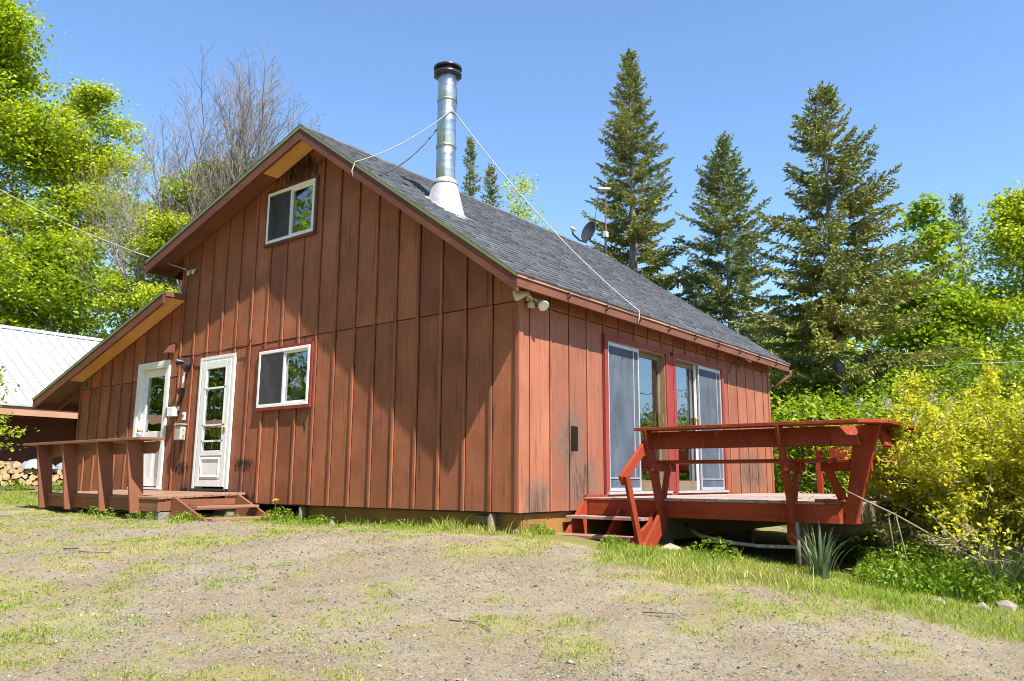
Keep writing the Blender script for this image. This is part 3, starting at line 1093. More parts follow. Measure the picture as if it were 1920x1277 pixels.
# rim boards
MB().box(.03, 3.09, DY0, DY0 + .04, -.055, DZ - .027).build('rim_board', M['deckred'], deck, bevel=.003)
MB().prism([(3.0905, DY0), (3.25, DY0 + .16), (3.22, DY0 + .19), (3.06, DY0 + .0405)], 2, -.055, DZ - .027).build('rim_board', M['deckred'], deck)
rb = MB().box(DX - .04, DX, DY0 + .1615, DY1, -.055, DZ - .027).build('rim_board', M['beam'], deck, bevel=.003)
rb['label'] = 'unpainted weathered rim board on the outer side'
MB().box(.03, DX - .041, DY1 - .04, DY1 - .0005, -.055, DZ - .027).build('rim_board', M['deckred'], deck)
MB().box(2.86, 3.16, DY0 - .03, DY0 + .075, DZ + .003, DZ + .028).build('edge_block', M['deckred'], deck, bevel=.004)
for y in np.arange(DY0 + .45, DY1 - .2, .6):
    MB().box(.06, DX - .042, y, y + .04, -.055, DZ - .027).build('joist', M['beam'], deck)
for x in (.9, 2.52):
    b_ = MB().prism([(DY0 + .16, -.06), (DY1 - .3, -.06), (DY1 - .3, -.32), (DY0 + .28, -.32), (DY0 + .16, -.21)], 0, x, x + .075).build('beam', M['beam'], deck)
    MB().prism([(DY0 + .1, -.06), (DY0 + .158, -.06), (DY0 + .158, -.21), (DY0 + .275, -.325), (DY0 + .2, -.325), (DY0 + .1, -.23)], 0, x - .005, x + .08).build('beam_end', M['deckred_y'], deck)
    for y in (DY0 + .42, 4.3, 6.6):
        g = float(gz(x, y))
        MB().box(x - .02, x + .1, y - .06, y + .06, g - .3, -.322).build('post', M['beam'], deck, bevel=.004)

LEAN = .40


def station(ox, oy, o, h=.927, red=M['deckred_y'], lean=LEAN, wb=.15, wt=.15):
    """leaning post with seat arm and brace; o is the outward direction"""
    o = Vector((o[0], o[1], 0)).normalized()
    a = Vector((-o.y, o.x, 0))
    P = Vector((ox, oy, 0))
    p0 = P + o * .012 + Vector((0, 0, -.05))
    p1 = P + o * (lean - .07) + Vector((0, 0, h))
    d = p1 - p0
    at_ = lambda z: p0 + d * ((z - p0.z) / d.z)
    mb = MB()
    # plumb cut at foot and level cut at head
    vs = []
    for s in (-.019, .019):
        for z, w in ((-.055, wb), (h, wt)):
            c = at_(z)
            for e in (-w / 2, w / 2):
                vs.append(c + a * s + o * e)
    mb.add(vs, [(0, 1, 3, 2), (4, 6, 7, 5), (0, 4, 5, 1), (2, 3, 7, 6), (0, 2, 6, 4), (1, 5, 7, 3)])
    mb.build('leaning_post', red, deck, bevel=.003)
    q = at_(.515) + a * .0385
    mb = MB().beam(q + o * .1, q - o * .46, a, .038, .09)
    mb.build('seat_arm', red, deck, bevel=.003)
    e0 = at_(.50) - o * .36
    e1 = at_(.06) - o * .04
    MB().beam(e0 + a * .0, e1 + a * .0, a, .036, .085).build('brace', red, deck)
    return at_


# near edge
A1 = station(1.12, DY0 - .02, (0, -1))
A2 = station(2.64, DY0 - .02, (0, -1))
CO = Vector((3.17, DY0 + .08, 0))
A3 = station(3.18, DY0 + .03, (1, -.28), lean=.33, wb=.12, wt=.27)
SY = [3.2, 4.9]
for y in SY:
    station(DX + .02, y, (1, 0))
AC = station(3.18, DY1 - .07, (1, 1))
station(2.1, DY1 + .0, (0, 1))
# upright post with cap at the far edge
MB().box(.98, 1.07, DY1 - .13, DY1 - .045, DZ, .90).build('end_post', M['deckred_y'], deck, bevel=.004)
MB().box(.94, 1.34, DY1 - .16, DY1 - .0, .9005, .925).build('end_cap', M['deckred'], deck)
MB().box(1.4, 3.3, DY1 - .02, DY1 + .018, DZ + .5, .80).build('back_board', M['deckred'], deck)
# back boards on the inner face of the posts
o = LEAN - .07
MB().beam((1.10, DY0 - o + .075, .815), (3.125, DY0 - o + .075, .815), (0, -.36, -.93), .2, .036).build('back_board', M['deckred'], deck, bevel=.003)
MB().beam((3.1105, DY0 - o + .075, .815), (3.33, DY0 - o + .295, .815), (.25, -.25, -.93), .2, .036).build('back_board', M['deckred'], deck)
MB().beam((DX + o - .075, DY0 + .1, .815), (DX + o - .075, DY1 - .1, .815), (.36, 0, -.93), .2, .036).build('back_board', M['deckred_y'], deck)
MB().box(1.12, 3.3, DY1 + .2, DY1 + .236, .79, .972).build('back_board', M['deckred'], deck)
MB().box(1.12, 3.3, DY1 + .15, DY1 + .186, .60, .77).build('back_board', M['deckred'], deck)
# seats: two boards on every run
for k in range(2):
    y = DY0 + .20 - k * .20
    MB().box(1.06, 2.98 + k * .1, y - .095, y + .09, .562, .598).build('seat_board', M['deckred'], deck, bevel=.004)
    x = DX - .20 + k * .20
    MB().box(x - .09, x + .095, DY0 + .30 - k * .1, DY1 - .3, .562, .598).build('seat_board', M['deckred_y'], deck, bevel=.004)
    y = DY1 - .2 + k * .2
    MB().box(1.5, 2.9, y - .09, y + .095, .562, .598).build('seat_board', M['deckred'], deck, bevel=.004)
# flat rail on top
ra, rb_ = .16, .41
rz0, rz1 = .928, .964
MB().prism([(.985, DY0 - rb_), (3.43, DY0 - rb_), (3.335, DY0 - ra), (.985, DY0 - ra)], 2, rz0, rz1).build('top_rail', M['deckred'], deck, bevel=.004)
MB().prism([(3.432, DY0 - rb_), (DX + rb_, DY0 - .185), (DX + ra, DY0 - .095), (3.337, DY0 - ra)], 2, rz0, rz1).build('top_rail', M['deckred'], deck, bevel=.004)
MB().prism([(DX + ra, DY0 - .093), (DX + rb_, DY0 - .183), (DX + rb_, DY1 + .3), (DX + ra, DY1 + .1)], 2, rz0, rz1).build('top_rail', M['deckred_y'], deck, bevel=.004)
# stairs on the near side
st = MB().box(.10, 1.06, DY0 - .003, DY0 - .0005, -.05, DZ - .03).build('stairs', M['deckred'], deck)
for x in (.055, 1.06):
    mb = MB()
    if x < 1:
        mb.prism([(DY0 - .004, .115), (DY0 - .06, .115), (DY0 - .60, -.40), (DY0 - .45, -.44), (DY0 - .004, -.30)], 0, x - .02, x + .02)
    else:
        mb.prism([(DY0 - .004, .02), (DY0 - .16, -.0), (DY0 - .24, -.10), (DY0 - .62, -.27), (DY0 - .66, -.44), (DY0 - .28, -.44), (DY0 - .004, -.20)], 0, x - .02, x + .02)
    mb.build('stringer', M['deckred_y'], st, bevel=.003)
MB().prism([(DY0 - .02, .05), (DY0 - .25, -.17), (DY0 - .48, -.42), (DY0 - .3, -.44), (DY0 - .02, -.2)], 0, .54, .58).build('stringer', M['deckred_y'], st)
for yn, z, wdt, x0, x1 in ((DY0 - .37, -.052, .26, .0, 1.04), (DY0 - .64, -.258, .27, .0, 1.035)):
    MB().box(x0, x1, yn, yn + wdt, z - .036, z).build('tread', M['decktop'], st, bevel=.004)
# short hand rail with its own raking post
MB().beam((1.112, DY0 - .52, -.42), (1.112, DY0 - .82, .42), (1, 0, 0), .04, .09).build('rail_post', M['deckred_y'], st, bevel=.003)
MB().beam((1.07, DY0 - .86, .36), (1.07, DY0 - .30, .77), (1, 0, 0), .038, .12).build('hand_rail', M['deckred_y'], st, bevel=.004)
MB().beam((1.155, DY0 - .52, -.44), (1.155, DY0 - .05, -.02), (1, 0, 0), .04, .2).build('stringer', M['deckred_y'], st, bevel=.003)
# a paving slab at the foot
mb = MB()
ang_ = [0, .7, 1.3, 2.1, 2.9, 3.6, 4.4, 5.3]
poly = [(.58 + .36 * math.cos(a) * jit.uniform(.85, 1.1), .33 + .19 * math.sin(a) * jit.uniform(.85, 1.1)) for a in ang_]
tag(mb.prism(poly, 2, -.42, -.318).build('paving_slab', M['concrete'], bevel=.01), 'flat grey stone slab on the ground at the foot of the red stairs', 'paving slab')

# ------------------------------------------------------------------ brown porch at the front doors
porch = thing('porch', 'low brown wooden porch with slanted railing posts in front of the white doors', 'porch', (-7., -.7, -.22))
pz = lambda y: .152 + .036 * y
PX0, PX1, PY = -9.1, -5.2, -1.38
n_ = 10
bw = -PY / n_
for k in range(n_):
    a, b = -k * bw - .035, -(k + 1) * bw - .031
    dz_ = jit.uniform(-.003, .003)
    e = PX1 + jit.uniform(-.004, .006)
    MB().prism([(a, pz(a) + dz_), (b + .006, pz(b) + dz_), (b + .006, pz(b) + dz_ - .034), (a, pz(a) + dz_ - .034)], 0, PX0, e).build('porch_board', M['porch_deck'], porch, bevel=.003)
fz = pz(PY) - .036
MB().box(PX0 + .01, PX1 - .02, PY - .012, PY + .028, -.10, fz).build('rim_board', M['porch'], porch, bevel=.003)
MB().box(PX1 - .06, PX1 - .02, PY + .0285, -.04, -.09, fz).build('rim_board', M['porch_post'], porch, bevel=.003)
MB().box(PX0 + .01, PX0 + .05, PY + .0285, -.04, -.10, fz).build('rim_board', M['porch_post'], porch)
for x in (-8.3, -7.4, -6.4):
    MB().box(x, x + .04, PY + .03, -.05, -.09, fz).build('joist', M['beam'], porch)
for x, y in ((-5.38, -1.27), (-5.4, -.2), (-7.2, -1.2), (-8.9, -1.2)):
    g = float(gz(x, y))
    MB().box(x - .2, x + .15, y - .1, y + .09, g - .1, -.102).build('concrete_block', M['concrete'], porch, bevel=.006)
# leaning posts
for x in (-8.76, -7.83, -6.67, -5.76):
    mb = MB()
    h = .885
    vs = []
    for s in (-.02, .02):
        for y, z, w in ((PY - .015, -.13, .19), (PY - .12, h, .24)):
            for e in (-w / 2, w / 2):
                vs.append((x + s, y + e * 1. - .02, z))
    mb.add(vs, [(0, 1, 3, 2), (4, 6, 7, 5), (0, 4, 5, 1), (2, 3, 7, 6), (0, 2, 6, 4), (1, 5, 7, 3)])
    mb.build('leaning_post', M['porch_post'], porch, bevel=.003)
MB().beam((-8.9, PY - .01, .79), (-5.33, PY - .01, .79), (0, -.1, -1), .17, .036).build('back_board', M['porch'], porch, bevel=.003)
MB().prism([(-9.3, PY - .27), (-5.38, PY - .27), (-5.22, PY - .13), (-5.22, PY + .02), (-9.3, PY + .02)], 2, .886, .924).build('top_rail', M['porch'], porch, bevel=.004)
# steps at the right end
st = MB().box(PX1 - .019, PX1 - .001, -1.1, -.2, -.02, .07).build('steps', M['porch_post'], porch)
for y, zt in ((-1.19, .10), (-.17, .12)):
    MB().prism([(PX1, zt), (PX1 + .06, zt), (PX1 + .95, -.215), (PX1 + .93, -.27), (PX1, -.27)], 1, y - .02, y + .02).build('stringer', M['porch_post'], st, bevel=.003)
for x, z in ((PX1 + .38, -.012), (PX1 + .76, -.165)):
    MB().box(x, x + .22, -1.168, -.192, z - .036, z).build('tread', M['porch_deck'], st, bevel=.004)

# ------------------------------------------------------------------ fittings on the cabin
def cone_lamp(root, p, d, r, l, mat, face):
    p, d = Vector(p), Vector(d).normalized()
    b = MB().tube([p, p + d * l * .25, p + d * l * .4, p + d * l, p + d * (l + .006)], [r * .4, r * .45, r * .6, r, r], 20, True).build('lamp_head', mat, root, True)
    q = p + d * (l + .007)
    MB().tube([q, q + d * .006], [r * .93, r * .9], 20).build('lens', face, b)


fl = thing('floodlight', 'cream twin floodlight with sensor under the eave at the near corner', 'floodlight', (.02, .14, 2.47), 'outdoor lamps on the cabin walls')
MB().tube([(.022, .14, 2.49), (.06, .14, 2.49)], [.055, .05], 16).build('base_plate', M['cream'], fl, True)
MB().tube([(.05, .14, 2.49), (.1, .10, 2.47), (.1, .04, 2.5)], .02, 8).build('arm', M['cream'], fl, True)
MB().tube([(.05, .14, 2.49), (.11, .2, 2.46), (.13, .24, 2.46)], .02, 8).build('arm', M['cream'], fl, True)
cone_lamp(fl, (.1, .06, 2.53), (-.62, -.75, -.28), .068, .17, M['cream'], M['lens'])
cone_lamp(fl, (.12, .22, 2.475), (.55, -.28, -.52), .068, .16, M['cream'], M['lens'])
MB().box(.04, .11, .09, .17, 2.36, 2.43).build('sensor', M['cream'], fl, bevel=.012)
MB().tube([(.075, .13, 2.49), (.075, .13, 2.42)], .016, 8).build('sensor_neck', M['cream'], fl)

f2 = thing('floodlight', 'small white spotlight under the eave to the right of the sliding doors', 'floodlight', (.02, 6.55, 2.58), 'outdoor lamps on the cabin walls')
MB().tube([(.022, 6.45, 2.57), (.05, 6.45, 2.57)], .05, 14).build('base_plate', M['black'], f2, True)
MB().tube([(.04, 6.45, 2.57), (.1, 6.5, 2.575)], .014, 8).build('arm', M['black'], f2)
cone_lamp(f2, (.1, 6.48, 2.575), (.5, .35, -.2), .06, .15, M['cream'], M['lens'])
MB().tube([(.025, 6.0, 2.22), (.03, 6.1, 2.38), (.03, 6.3, 2.46), (.03, 6.44, 2.42), (.03, 6.42, 2.36)], .007, 6).build('loose_wire', M['black'], f2)

f3 = thing('floodlight', 'black twin floodlight above the electric boxes beside the storm door', 'floodlight', (-7.05, -.03, 2.25), 'outdoor lamps on the cabin walls')
MB().box(-7.15, -7.05, -.07, -.03, 2.2, 2.32).build('base_plate', M['black'], f3, bevel=.01)
cone_lamp(f3, (-7.06, -.09, 2.30), (-.55, -.7, .05), .06, .16, M['black'], M['grey'])
cone_lamp(f3, (-6.95, -.09, 2.28), (.55, -.6, -.05), .06, .15, M['black'], M['grey'])
MB().box(-7.03, -6.95, -.16, -.08, 2.13, 2.22).build('sensor', M['grey'], f3, bevel=.012)

eb = thing('electric_box', 'white junction box with a conduit running up the wall beside the storm door', 'electric box', (-7.36, -.05, 1.5), 'electric boxes beside the storm door')
MB().box(-7.52, -7.33, -.13, -.03, 1.40, 1.56).build('box', M['vinyl'], eb, bevel=.01)
MB().tube([(-7.30, -.05, 1.50), (-7.26, -.05, 1.62), (-7.22, -.05, 1.75), (-7.20, -.05, 2.1), (-7.12, -.06, 2.24)], .02, 8).build('conduit', M['vinyl'], eb, True)
MB().tube([(-7.275, -.05, 1.57), (-7.222, -.05, 1.75), (-7.212, -.05, 1.88)], .024, 8).build('conduit_sleeve', M['black'], eb)
eb = thing('electric_box', 'small white doorbell box to the right of the junction box', 'electric box', (-7.1, -.04, 1.38), 'electric boxes beside the storm door')
MB().box(-7.14, -7.06, -.06, -.028, 1.33, 1.46).build('box', M['vinyl'], eb, bevel=.006)
MB().box(-7.12, -7.09, -.064, -.0605, 1.38, 1.42).build('button', M['black'], eb)
eb = thing('electric_box', 'weathered beige meter box hanging lowest beside the storm door', 'electric box', (-7.1, -.05, 1.1), 'electric boxes beside the storm door')
MB().box(-7.21, -7.03, -.13, -.03, .99, 1.24).build('box', M['greybox'], eb, bevel=.01)
MB().box(-7.235, -7.005, -.145, -.025, 1.241, 1.262).build('lid', M['greybox'], eb, bevel=.006)
MB().tube([(-7.1, -.07, .99), (-7.11, -.06, .9), (-7.16, -.05, .78), (-7.17, -.04, .66)], .012, 6).build('wire', M['black'], eb)
MB().tube([(-7.02, -.09, 1.0), (-6.99, -.09, 1.08), (-6.995, -.08, 1.16), (-7.03, -.08, 1.2)], .013, 6).build('conduit', M['greybox'], eb)
vh = MB()
vh.add([(-7.75, -.034, 2.52), (-7.58, -.034, 2.52), (-7.58, -.034, 2.70), (-7.75, -.034, 2.70), (-7.75, -.16, 2.52), (-7.58, -.16, 2.52)],
       [(0, 1, 5, 4), (3, 4, 5, 2), (0, 4, 3), (1, 2, 5), (0, 3, 2, 1)])
tag(vh.build('vent_hood', M['trim']), 'small brown vent hood on the gable to the left above the junction box', 'vent hood')
mb = MB()
mb.tube([(-7.43, -.04, 2.43), (-7.1, -.045, 2.44), (-6.6, -.05, 2.40), (-6.1, -.05, 2.42), (-5.6, -.05, 2.455), (-5.33, -.05, 2.45)], .008, 6)
mb.tube([(-5.33, -.05, 2.45), (-5.27, -.08, 2.48), (-5.25, -.08, 2.53), (-5.3, -.06, 2.55)], .012, 6)
tag(mb.build('wall_cable', M['trim'], smooth=True), 'thin brown cable pinned along the siding seam above the storm door', 'cable')
mb = MB()
for x in (-7.27, -7.12):
    mb.tube([(x, -.03, 3.93), (x, -.07, 3.93), (x, -.075, 3.9), (x, -.075, 3.86)], [.02, .03, .03, .02], 8)
mb.tube([(-7.35, -.06, 3.96), (-7.05, -.06, 3.95)], .01, 6)
tag(mb.build('insulator', M['cream'], smooth=True), 'pair of small cream insulators on the wall under the upper left eave', 'insulator')
tag(MB().box(-10.96, -10.86, -.045, -.034, 2.12, 2.24).build('number_plate', M['green']), 'small green plate near the left end of the lean-to wall', 'plate')
# downspout elbow at the far corner
mb = MB().tube([(.33, YB - .05, 2.5), (.33, YB - .02, 2.42), (.26, YB - .12, 2.33), (.05, YW + .06, 2.12)], .04, 10)
tag(mb.build('downspout', M['trim'], smooth=True), 'short brown downspout elbow at the far end of the eave', 'downspout')


def sag(p, q, s, n=14):
    p, q = Vector(p), Vector(q)
    return [p.lerp(q, i / n) + Vector((0, 0, -4 * s * (i / n) * (1 - i / n))) for i in range(n + 1)]


pts = [(-2.5, YF - .05, 4.42), (-2.52, YF - .06, 4.50), (-2.50, YF - .03, 4.62)] + sag((-2.5, YF - .02, 4.64), (CX + .14, CY - .06, 5.52), .10) + \
    sag((CX + .15, CY + .02, 5.50), (.24, 2.18, 2.76), .16) + [(.335, 2.26, 2.66), (.345, 2.24, 2.56), (.335, 2.21, 2.47)]
tag(MB().tube(pts, .0085, 6).build('cable', M['cable'], smooth=True), 'white cable looped from the rake over the chimney and down to the eave', 'cable', 'cables tied to the chimney')
pts = sag((-2.05, YF + .02, 4.34), (CX - .12, CY - .06, 5.32), .1)
tag(MB().tube(pts, .009, 6).build('cable', M['black'], smooth=True), 'dark cable strung from the roof to the left side of the chimney', 'cable', 'cables tied to the chimney')
tag(MB().tube([(CX + .13, CY, 6.1), (CX + .17, CY + .02, 5.8), (CX + .145, CY + .03, 5.53)], .004, 5).build('tie_wire', M['black']), 'thin dark tie wire dropping from the chimney cap', 'wire')

# antenna and dish at the far end of the ridge
an = thing('antenna', 'rusty television antenna mast behind the far end of the ridge', 'antenna', (-3.80, 8.23, 5.5))
MB().tube([(-3.80, 8.24, 5.1), (-3.79, 8.24, 6.05)], .03, 8).build('mast', M['grey'], an)
MB().tube([(-3.79, 8.24, 6.04), (-3.78, 8.24, 7.12)], .02, 8).build('upper_mast', M['rust'], an)
mb = MB()
rv = Vector((.787, .616, 0))
c = Vector((-3.78, 8.24, 7.17))
mb.tube([c - rv * .12, c + rv * .44], .012, 6)
for k in range(6):
    q = c + rv * (.16 + k * .055)
    s = .10 - k * .006
    mb.tube([q - cf * s + Vector((0, 0, .02)), q + cf * s + Vector((0, 0, .02))], .006, 5)
    mb.tube([q - Vector((0, 0, .05)), q + Vector((0, 0, .07))], .006, 5)
mb.build('antenna_bars', M['grey'], an)
MB().beam(c - rv * .16, c + rv * .12, (0, 0, 1), .05, .10).build('amplifier', M['cream'], an, bevel=.01)
MB().box(-3.84, -3.74, 8.19, 8.29, 5.98, 6.12).build('junction_box', M['cream'], an, bevel=.01)
MB().tube([(-3.9, 8.15, 7.1), (-3.98, 8.1, 6.5), (-4.0, 8.1, 6.2)], .006, 5).build('wire', M['black'], an)
di = thing('satellite_dish', 'dark grey satellite dish on an arm beside the antenna mast', 'satellite dish', (-3.9, 8.1, 5.6))
dn = (rv * -.72 - Vector((cf.x, cf.y, 0)).normalized() * .6 + Vector((0, 0, .28))).normalized()
dc = Vector((-3.99, 7.80, 6.06))
ax = dn.cross(Vector((0, 0, 1))).normalized()
ay = ax.cross(dn)
mb = MB()
vs = []
N = 28
for i, (r, h) in enumerate(((0.001, -.055), (.5, -.04), (.92, -.006), (1., .0), (1., -.012), (.9, -.02), (.5, -.055), (.001, -.07))):
    for k in range(N):
        a = 2 * math.pi * k / N
        vs.append(dc + ax * (.225 * r * math.cos(a)) + ay * (.27 * r * math.sin(a)) + dn * h)
mb.add(vs, [(i * N + k, i * N + (k + 1) % N, (i + 1) * N + (k + 1) % N, (i + 1) * N + k) for i in range(7) for k in range(N)])
mb.build('reflector', M['grey'], di, True)
lo = dc - ay * .29
mb = MB().tube([lo - dn * .02, lo + dn * .2 - ay * .06, lo + dn * .42 - ay * .02, lo + dn * .47 + ay * .06], .022, 8)
mb.build('feed_arm', M['grey'], di, True)
e = lo + dn * .47 + ay * .1
MB().tube([e + dn * .04, e - dn * .08], [.04, .03], 10).build('receiver', M['cream'], di, True)
MB().tube([dc - dn * .06, dc - dn * .12 - ay * .2, Vector((-3.8, 8.2, 5.75)), Vector((-3.8, 8.22, 5.4))], .026, 8).build('bracket', M['grey'], di, True)

# wires in the air
tag(MB().tube(sag((-24.0, -2.6, 10.6), (-14.2, -.89, 6.79), .1) + sag((-14.2, -.89, 6.79), (-7.3, -.1, 3.97), .12)[1:], .009, 5).build('overhead_wire', M['greybox'], smooth=True),
    'thin grey overhead wire running from the left edge to the upper left eave', 'wire', 'overhead wires')
tag(MB().tube(sag((-2.4, 20.1, 4.1), (14, 16.6, 3.2), .1), .02, 5).build('overhead_wire', M['cable'], smooth=True),
    'white wire stretched level in front of the trees above the yellow bush', 'wire', 'overhead wires')

# ------------------------------------------------------------------ shed with white roof
shed = thing('shed', 'dark red shed with a white ribbed metal roof beyond the porch', 'shed', (-19, 1.5, .1))
EX, EZ, KX, KZ = -15.95, 2.13, -20.6, 4.75
sr = lambda x: EZ + (x - EX) / (KX - EX) * (KZ - EZ)
rf = MB().prism([(EX, EZ), (KX, KZ), (KX - 4.5, EZ), (KX - 4.5, EZ - .05), (KX, KZ - .05), (EX, EZ - .05)], 1, -1.3, 5.).build('roof', M['shedroof'], shed)
for y in np.arange(-1.2, 4.95, .305):
    MB().prism([(EX - .004, EZ + .004), (KX + .02, KZ - .012), (KX + .02, KZ + .018), (EX - .004, EZ + .032)], 1, y - .022, y + .022).build('roof_rib', M['shedroof'], rf)
MB().prism([(KX + .16, KZ - .06), (KX, KZ + .034), (KX - .16, KZ - .06), (KX - .16, KZ - .03), (KX, KZ + .06), (KX + .16, KZ - .03)], 1, -1.3, 5.).build('ridge_cap', M['shedroof'], rf)
MB().box(EX - .09, EX - .05, -9, 6.5, EZ - .27, EZ - .055).build('eave_board', M['dripbrown'], shed)
for k in range(12):
    z0 = -.2 + k * .2
    MB().box(-17.35, -17.322 + .009 * (k % 2), -1.2, 4.9, z0, z0 + .2).build('wall_board', M['shedwall'], shed)
MB().box(KX - 3.4, -17.36, 4.75, 4.85, -.2, 2.6).build('end_wall', M['shedwall'], shed)
MB().box(KX - 3.4, -17.36, -1.15, -1.05, -.2, 2.6).build('end_wall', M['shedwall'], shed)
for y in (-1.15, .1, 2.6, 4.7):
    MB().box(-17.31, -17.25, y, y + .09, -.2, 2.1).build('wall_stud', M['shedwall'], shed)
MB().box(-17.3, EX - .1, -1.2, 4.9, EZ - .1, EZ - .08).build('soffit', M['shedwall'], shed)

# ------------------------------------------------------------------ firewood
lr = random.Random(21)
logs = []


def log_mesh(kind, r, l):
    mb = MB()
    n = 12
    prof = [(math.cos(2 * math.pi * k / n) * r * lr.uniform(.9, 1.06), math.sin(2 * math.pi * k / n) * r * lr.uniform(.9, 1.06)) for k in range(n)]
    if kind == 'half':
        prof = [(a, max(b, -.15 * r)) for a, b in prof]
    if kind == 'split':
        prof = [(r * .9, -.45 * r), (r * .85, .2 * r), (.1 * r, .85 * r), (-.75 * r, .3 * r), (-.95 * r, -.5 * r), (0, -.62 * r)]
    n = len(prof)
    vs = [(x, a, b) for x in (-l / 2, l / 2) for a, b in prof]
    mb.add(vs, [(i, (i + 1) % n, n + (i + 1) % n, n + i) for i in range(n)])
    mb.cur = 1
    mb.f += [tuple(range(n))[::-1], tuple(range(n, 2 * n))]
    mb.mi += [1, 1]
    me = bpy.data.meshes.new('firewood_log')
    me.from_pydata(mb.v, [], mb.f)
    me.materials.append(M['logbark'])
    me.materials.append(M['logend'])
    me.polygons.foreach_set('material_index', mb.mi)
    me.update()
    return me


protos = [log_mesh('round', .085, .42), log_mesh('round', .072, .4), log_mesh('half', .1, .42), log_mesh('split', .098, .4), log_mesh('split', .088, .42), log_mesh('round', .098, .44)]
KIND = ('round', 'round', 'half-round', 'split', 'split', 'round')
ORD = ('first', 'second', 'third', 'fourth', 'fifth', 'sixth', 'seventh', 'eighth', 'ninth', 'tenth', 'eleventh', 'twelfth')
ROW = ('bottom row', 'second row', 'third row', 'top row')
for row in range(4):
    z = .235 + row * .135
    y = -.35 + (row % 2) * .1
    cnt = {}
    while y < 3.1:
        if row == 3 and .72 < y < 2.5:
            y += .172
            continue
        k = lr.randrange(6)
        o = bpy.data.objects.new('firewood_log', protos[k])
        COL.objects.link(o)
        o.location = (-15.75 + lr.uniform(-.06, .06), y, z + lr.uniform(-.02, .02))
        o.rotation_euler = (lr.uniform(-.5, .5) if k > 2 else lr.uniform(0, 6), lr.uniform(-.05, .05), lr.uniform(-.08, .08))
        o.scale = (1, lr.uniform(.85, 1.15), lr.uniform(.85, 1.12))
        c_ = cnt[KIND[k]] = cnt.get(KIND[k], -1) + 1
        tag(o, '%s %s log from the left in the %s of the firewood stack' % (ORD[c_], KIND[k], ROW[row]), 'log', 'firewood logs stacked by the shed')
        y += .172 + lr.uniform(-.015, .02)
mb = MB()
for x0_ in (-16., -15.62):
    mb.box(x0_, x0_ + .1, -.45, 3.2, .09, .155)
for y0 in (-.4, .8, 2.0, 3.05):
    mb.box(-15.905, -15.615, y0, y0 + .08, .10, .145)
mb.build('wood_rack', M['beam'])
tag(bpy.data.objects['wood_rack'], 'low grey timber bearers under the stacked firewood', 'wood rack')
for i, y in enumerate((.0, 1.05, 1.9)):
    tag(MB().box(-15.95, -15.5, y, y + .4, -.03, .088).build('concrete_block', M['concrete'], bevel=.01),
        'concrete block under the firewood rack ' + ('near its left end', 'in front of the shed studs', 'behind the porch posts')[i], 'concrete block', 'blocks under the firewood')


def tarp(y0, y1, z0, h, seed, lab):
    r = np.random.default_rng(seed)
    ny_, nx_ = 18, 10
    vs = []
    for i in range(ny_ + 1):
        for j in range(nx_ + 1):
            u, v = i / ny_, j / nx_
            z = z0 + h * math.sin(math.pi * u) ** .6 * (1 - (2 * v - 1) ** 4 * .9) + r.normal() * .012
            vs.append((-16.05 + .6 * v, y0 + (y1 - y0) * u + r.normal() * .012, z))
    mb = MB().add(vs, [(i * (nx_ + 1) + j, (i + 1) * (nx_ + 1) + j, (i + 1) * (nx_ + 1) + j + 1, i * (nx_ + 1) + j + 1) for i in range(ny_) for j in range(nx_)])
    o = mb.build('tarpaulin', M['tarp'], smooth=True)
    tag(o, lab, 'tarpaulin', 'tarpaulins on the firewood')


tarp(.75, 1.5, .56, .24, 1, 'crumpled pale grey tarpaulin on the firewood left of the porch posts')
tarp(1.62, 2.6, .56, .30, 2, 'dark folded tarpaulin on the firewood seen between the porch posts')
mb = lathe(MB(), [(.0, .0), (.13, .0), (.13, .2), (.1, .27), (.05, .3), (.05, .34), (0, .345)], -12.6, 1.1, 16)
mb.v = [(a, b, c + .02) for a, b, c in mb.v]
tag(mb.build('plastic_jug', M['yellow'], smooth=True), 'yellow plastic jug on the ground behind the porch posts', 'jug')

# ------------------------------------------------------------------ vegetation builders
def leaf_quads(c, size, r, up=.5, asp=.62, fold=.15):
    """c (N,3) centres -> vertices, faces of N diamond leaves"""
    n = len(c)
    nrm = r.normal(size=(n, 3))
    nrm[:, 2] = np.abs(nrm[:, 2]) + up
    nrm /= np.linalg.norm(nrm, axis=1)[:, None]
    d = r.normal(size=(n, 3))
    d -= nrm * (d * nrm).sum(1)[:, None]
    d /= np.linalg.norm(d, axis=1)[:, None] + 1e-9
    s = np.cross(nrm, d)
    l = (size * r.uniform(.65, 1.3, n))[:, None]
    v = np.empty((n, 4, 3))
    v[:, 0] = c - d * l * .5
    v[:, 1] = c + s * l * asp * .5 + nrm * l * fold * .5 - d * l * .05
    v[:, 2] = c + d * l * .5
    v[:, 3] = c - s * l * asp * .5 + nrm * l * fold * .5 - d * l * .05
    return v.reshape(-1, 3), np.arange(4 * n).reshape(n, 4)


def blades(base, d, length, width, r, bend=.35):
    """narrow two-piece blades rooted at base (N,3), leaning along d (N,3)"""
    n = len(base)
    az = r.uniform(0, 2 * math.pi, n)
    s = np.stack([np.cos(az), np.sin(az), np.zeros(n)], 1)
    L = length[:, None]
    w = width[:, None]
    mid = base + d * L * .55
    bd = np.stack([d[:, 0], d[:, 1], np.zeros(n)], 1)
    tip = base + d * L + bd * L * bend - np.array([0, 0, 1.]) * L * bend * .35
    v = np.stack([base - s * w * .5, base + s * w * .5, mid + s * w * .42, mid - s * w * .42, tip], 1)
    b = np.arange(n)[:, None] * 5
    return v.reshape(-1, 3), [np.concatenate([b, b + 1, b + 2, b + 3], 1), np.concatenate([b + 3, b + 2, b + 4], 1)]


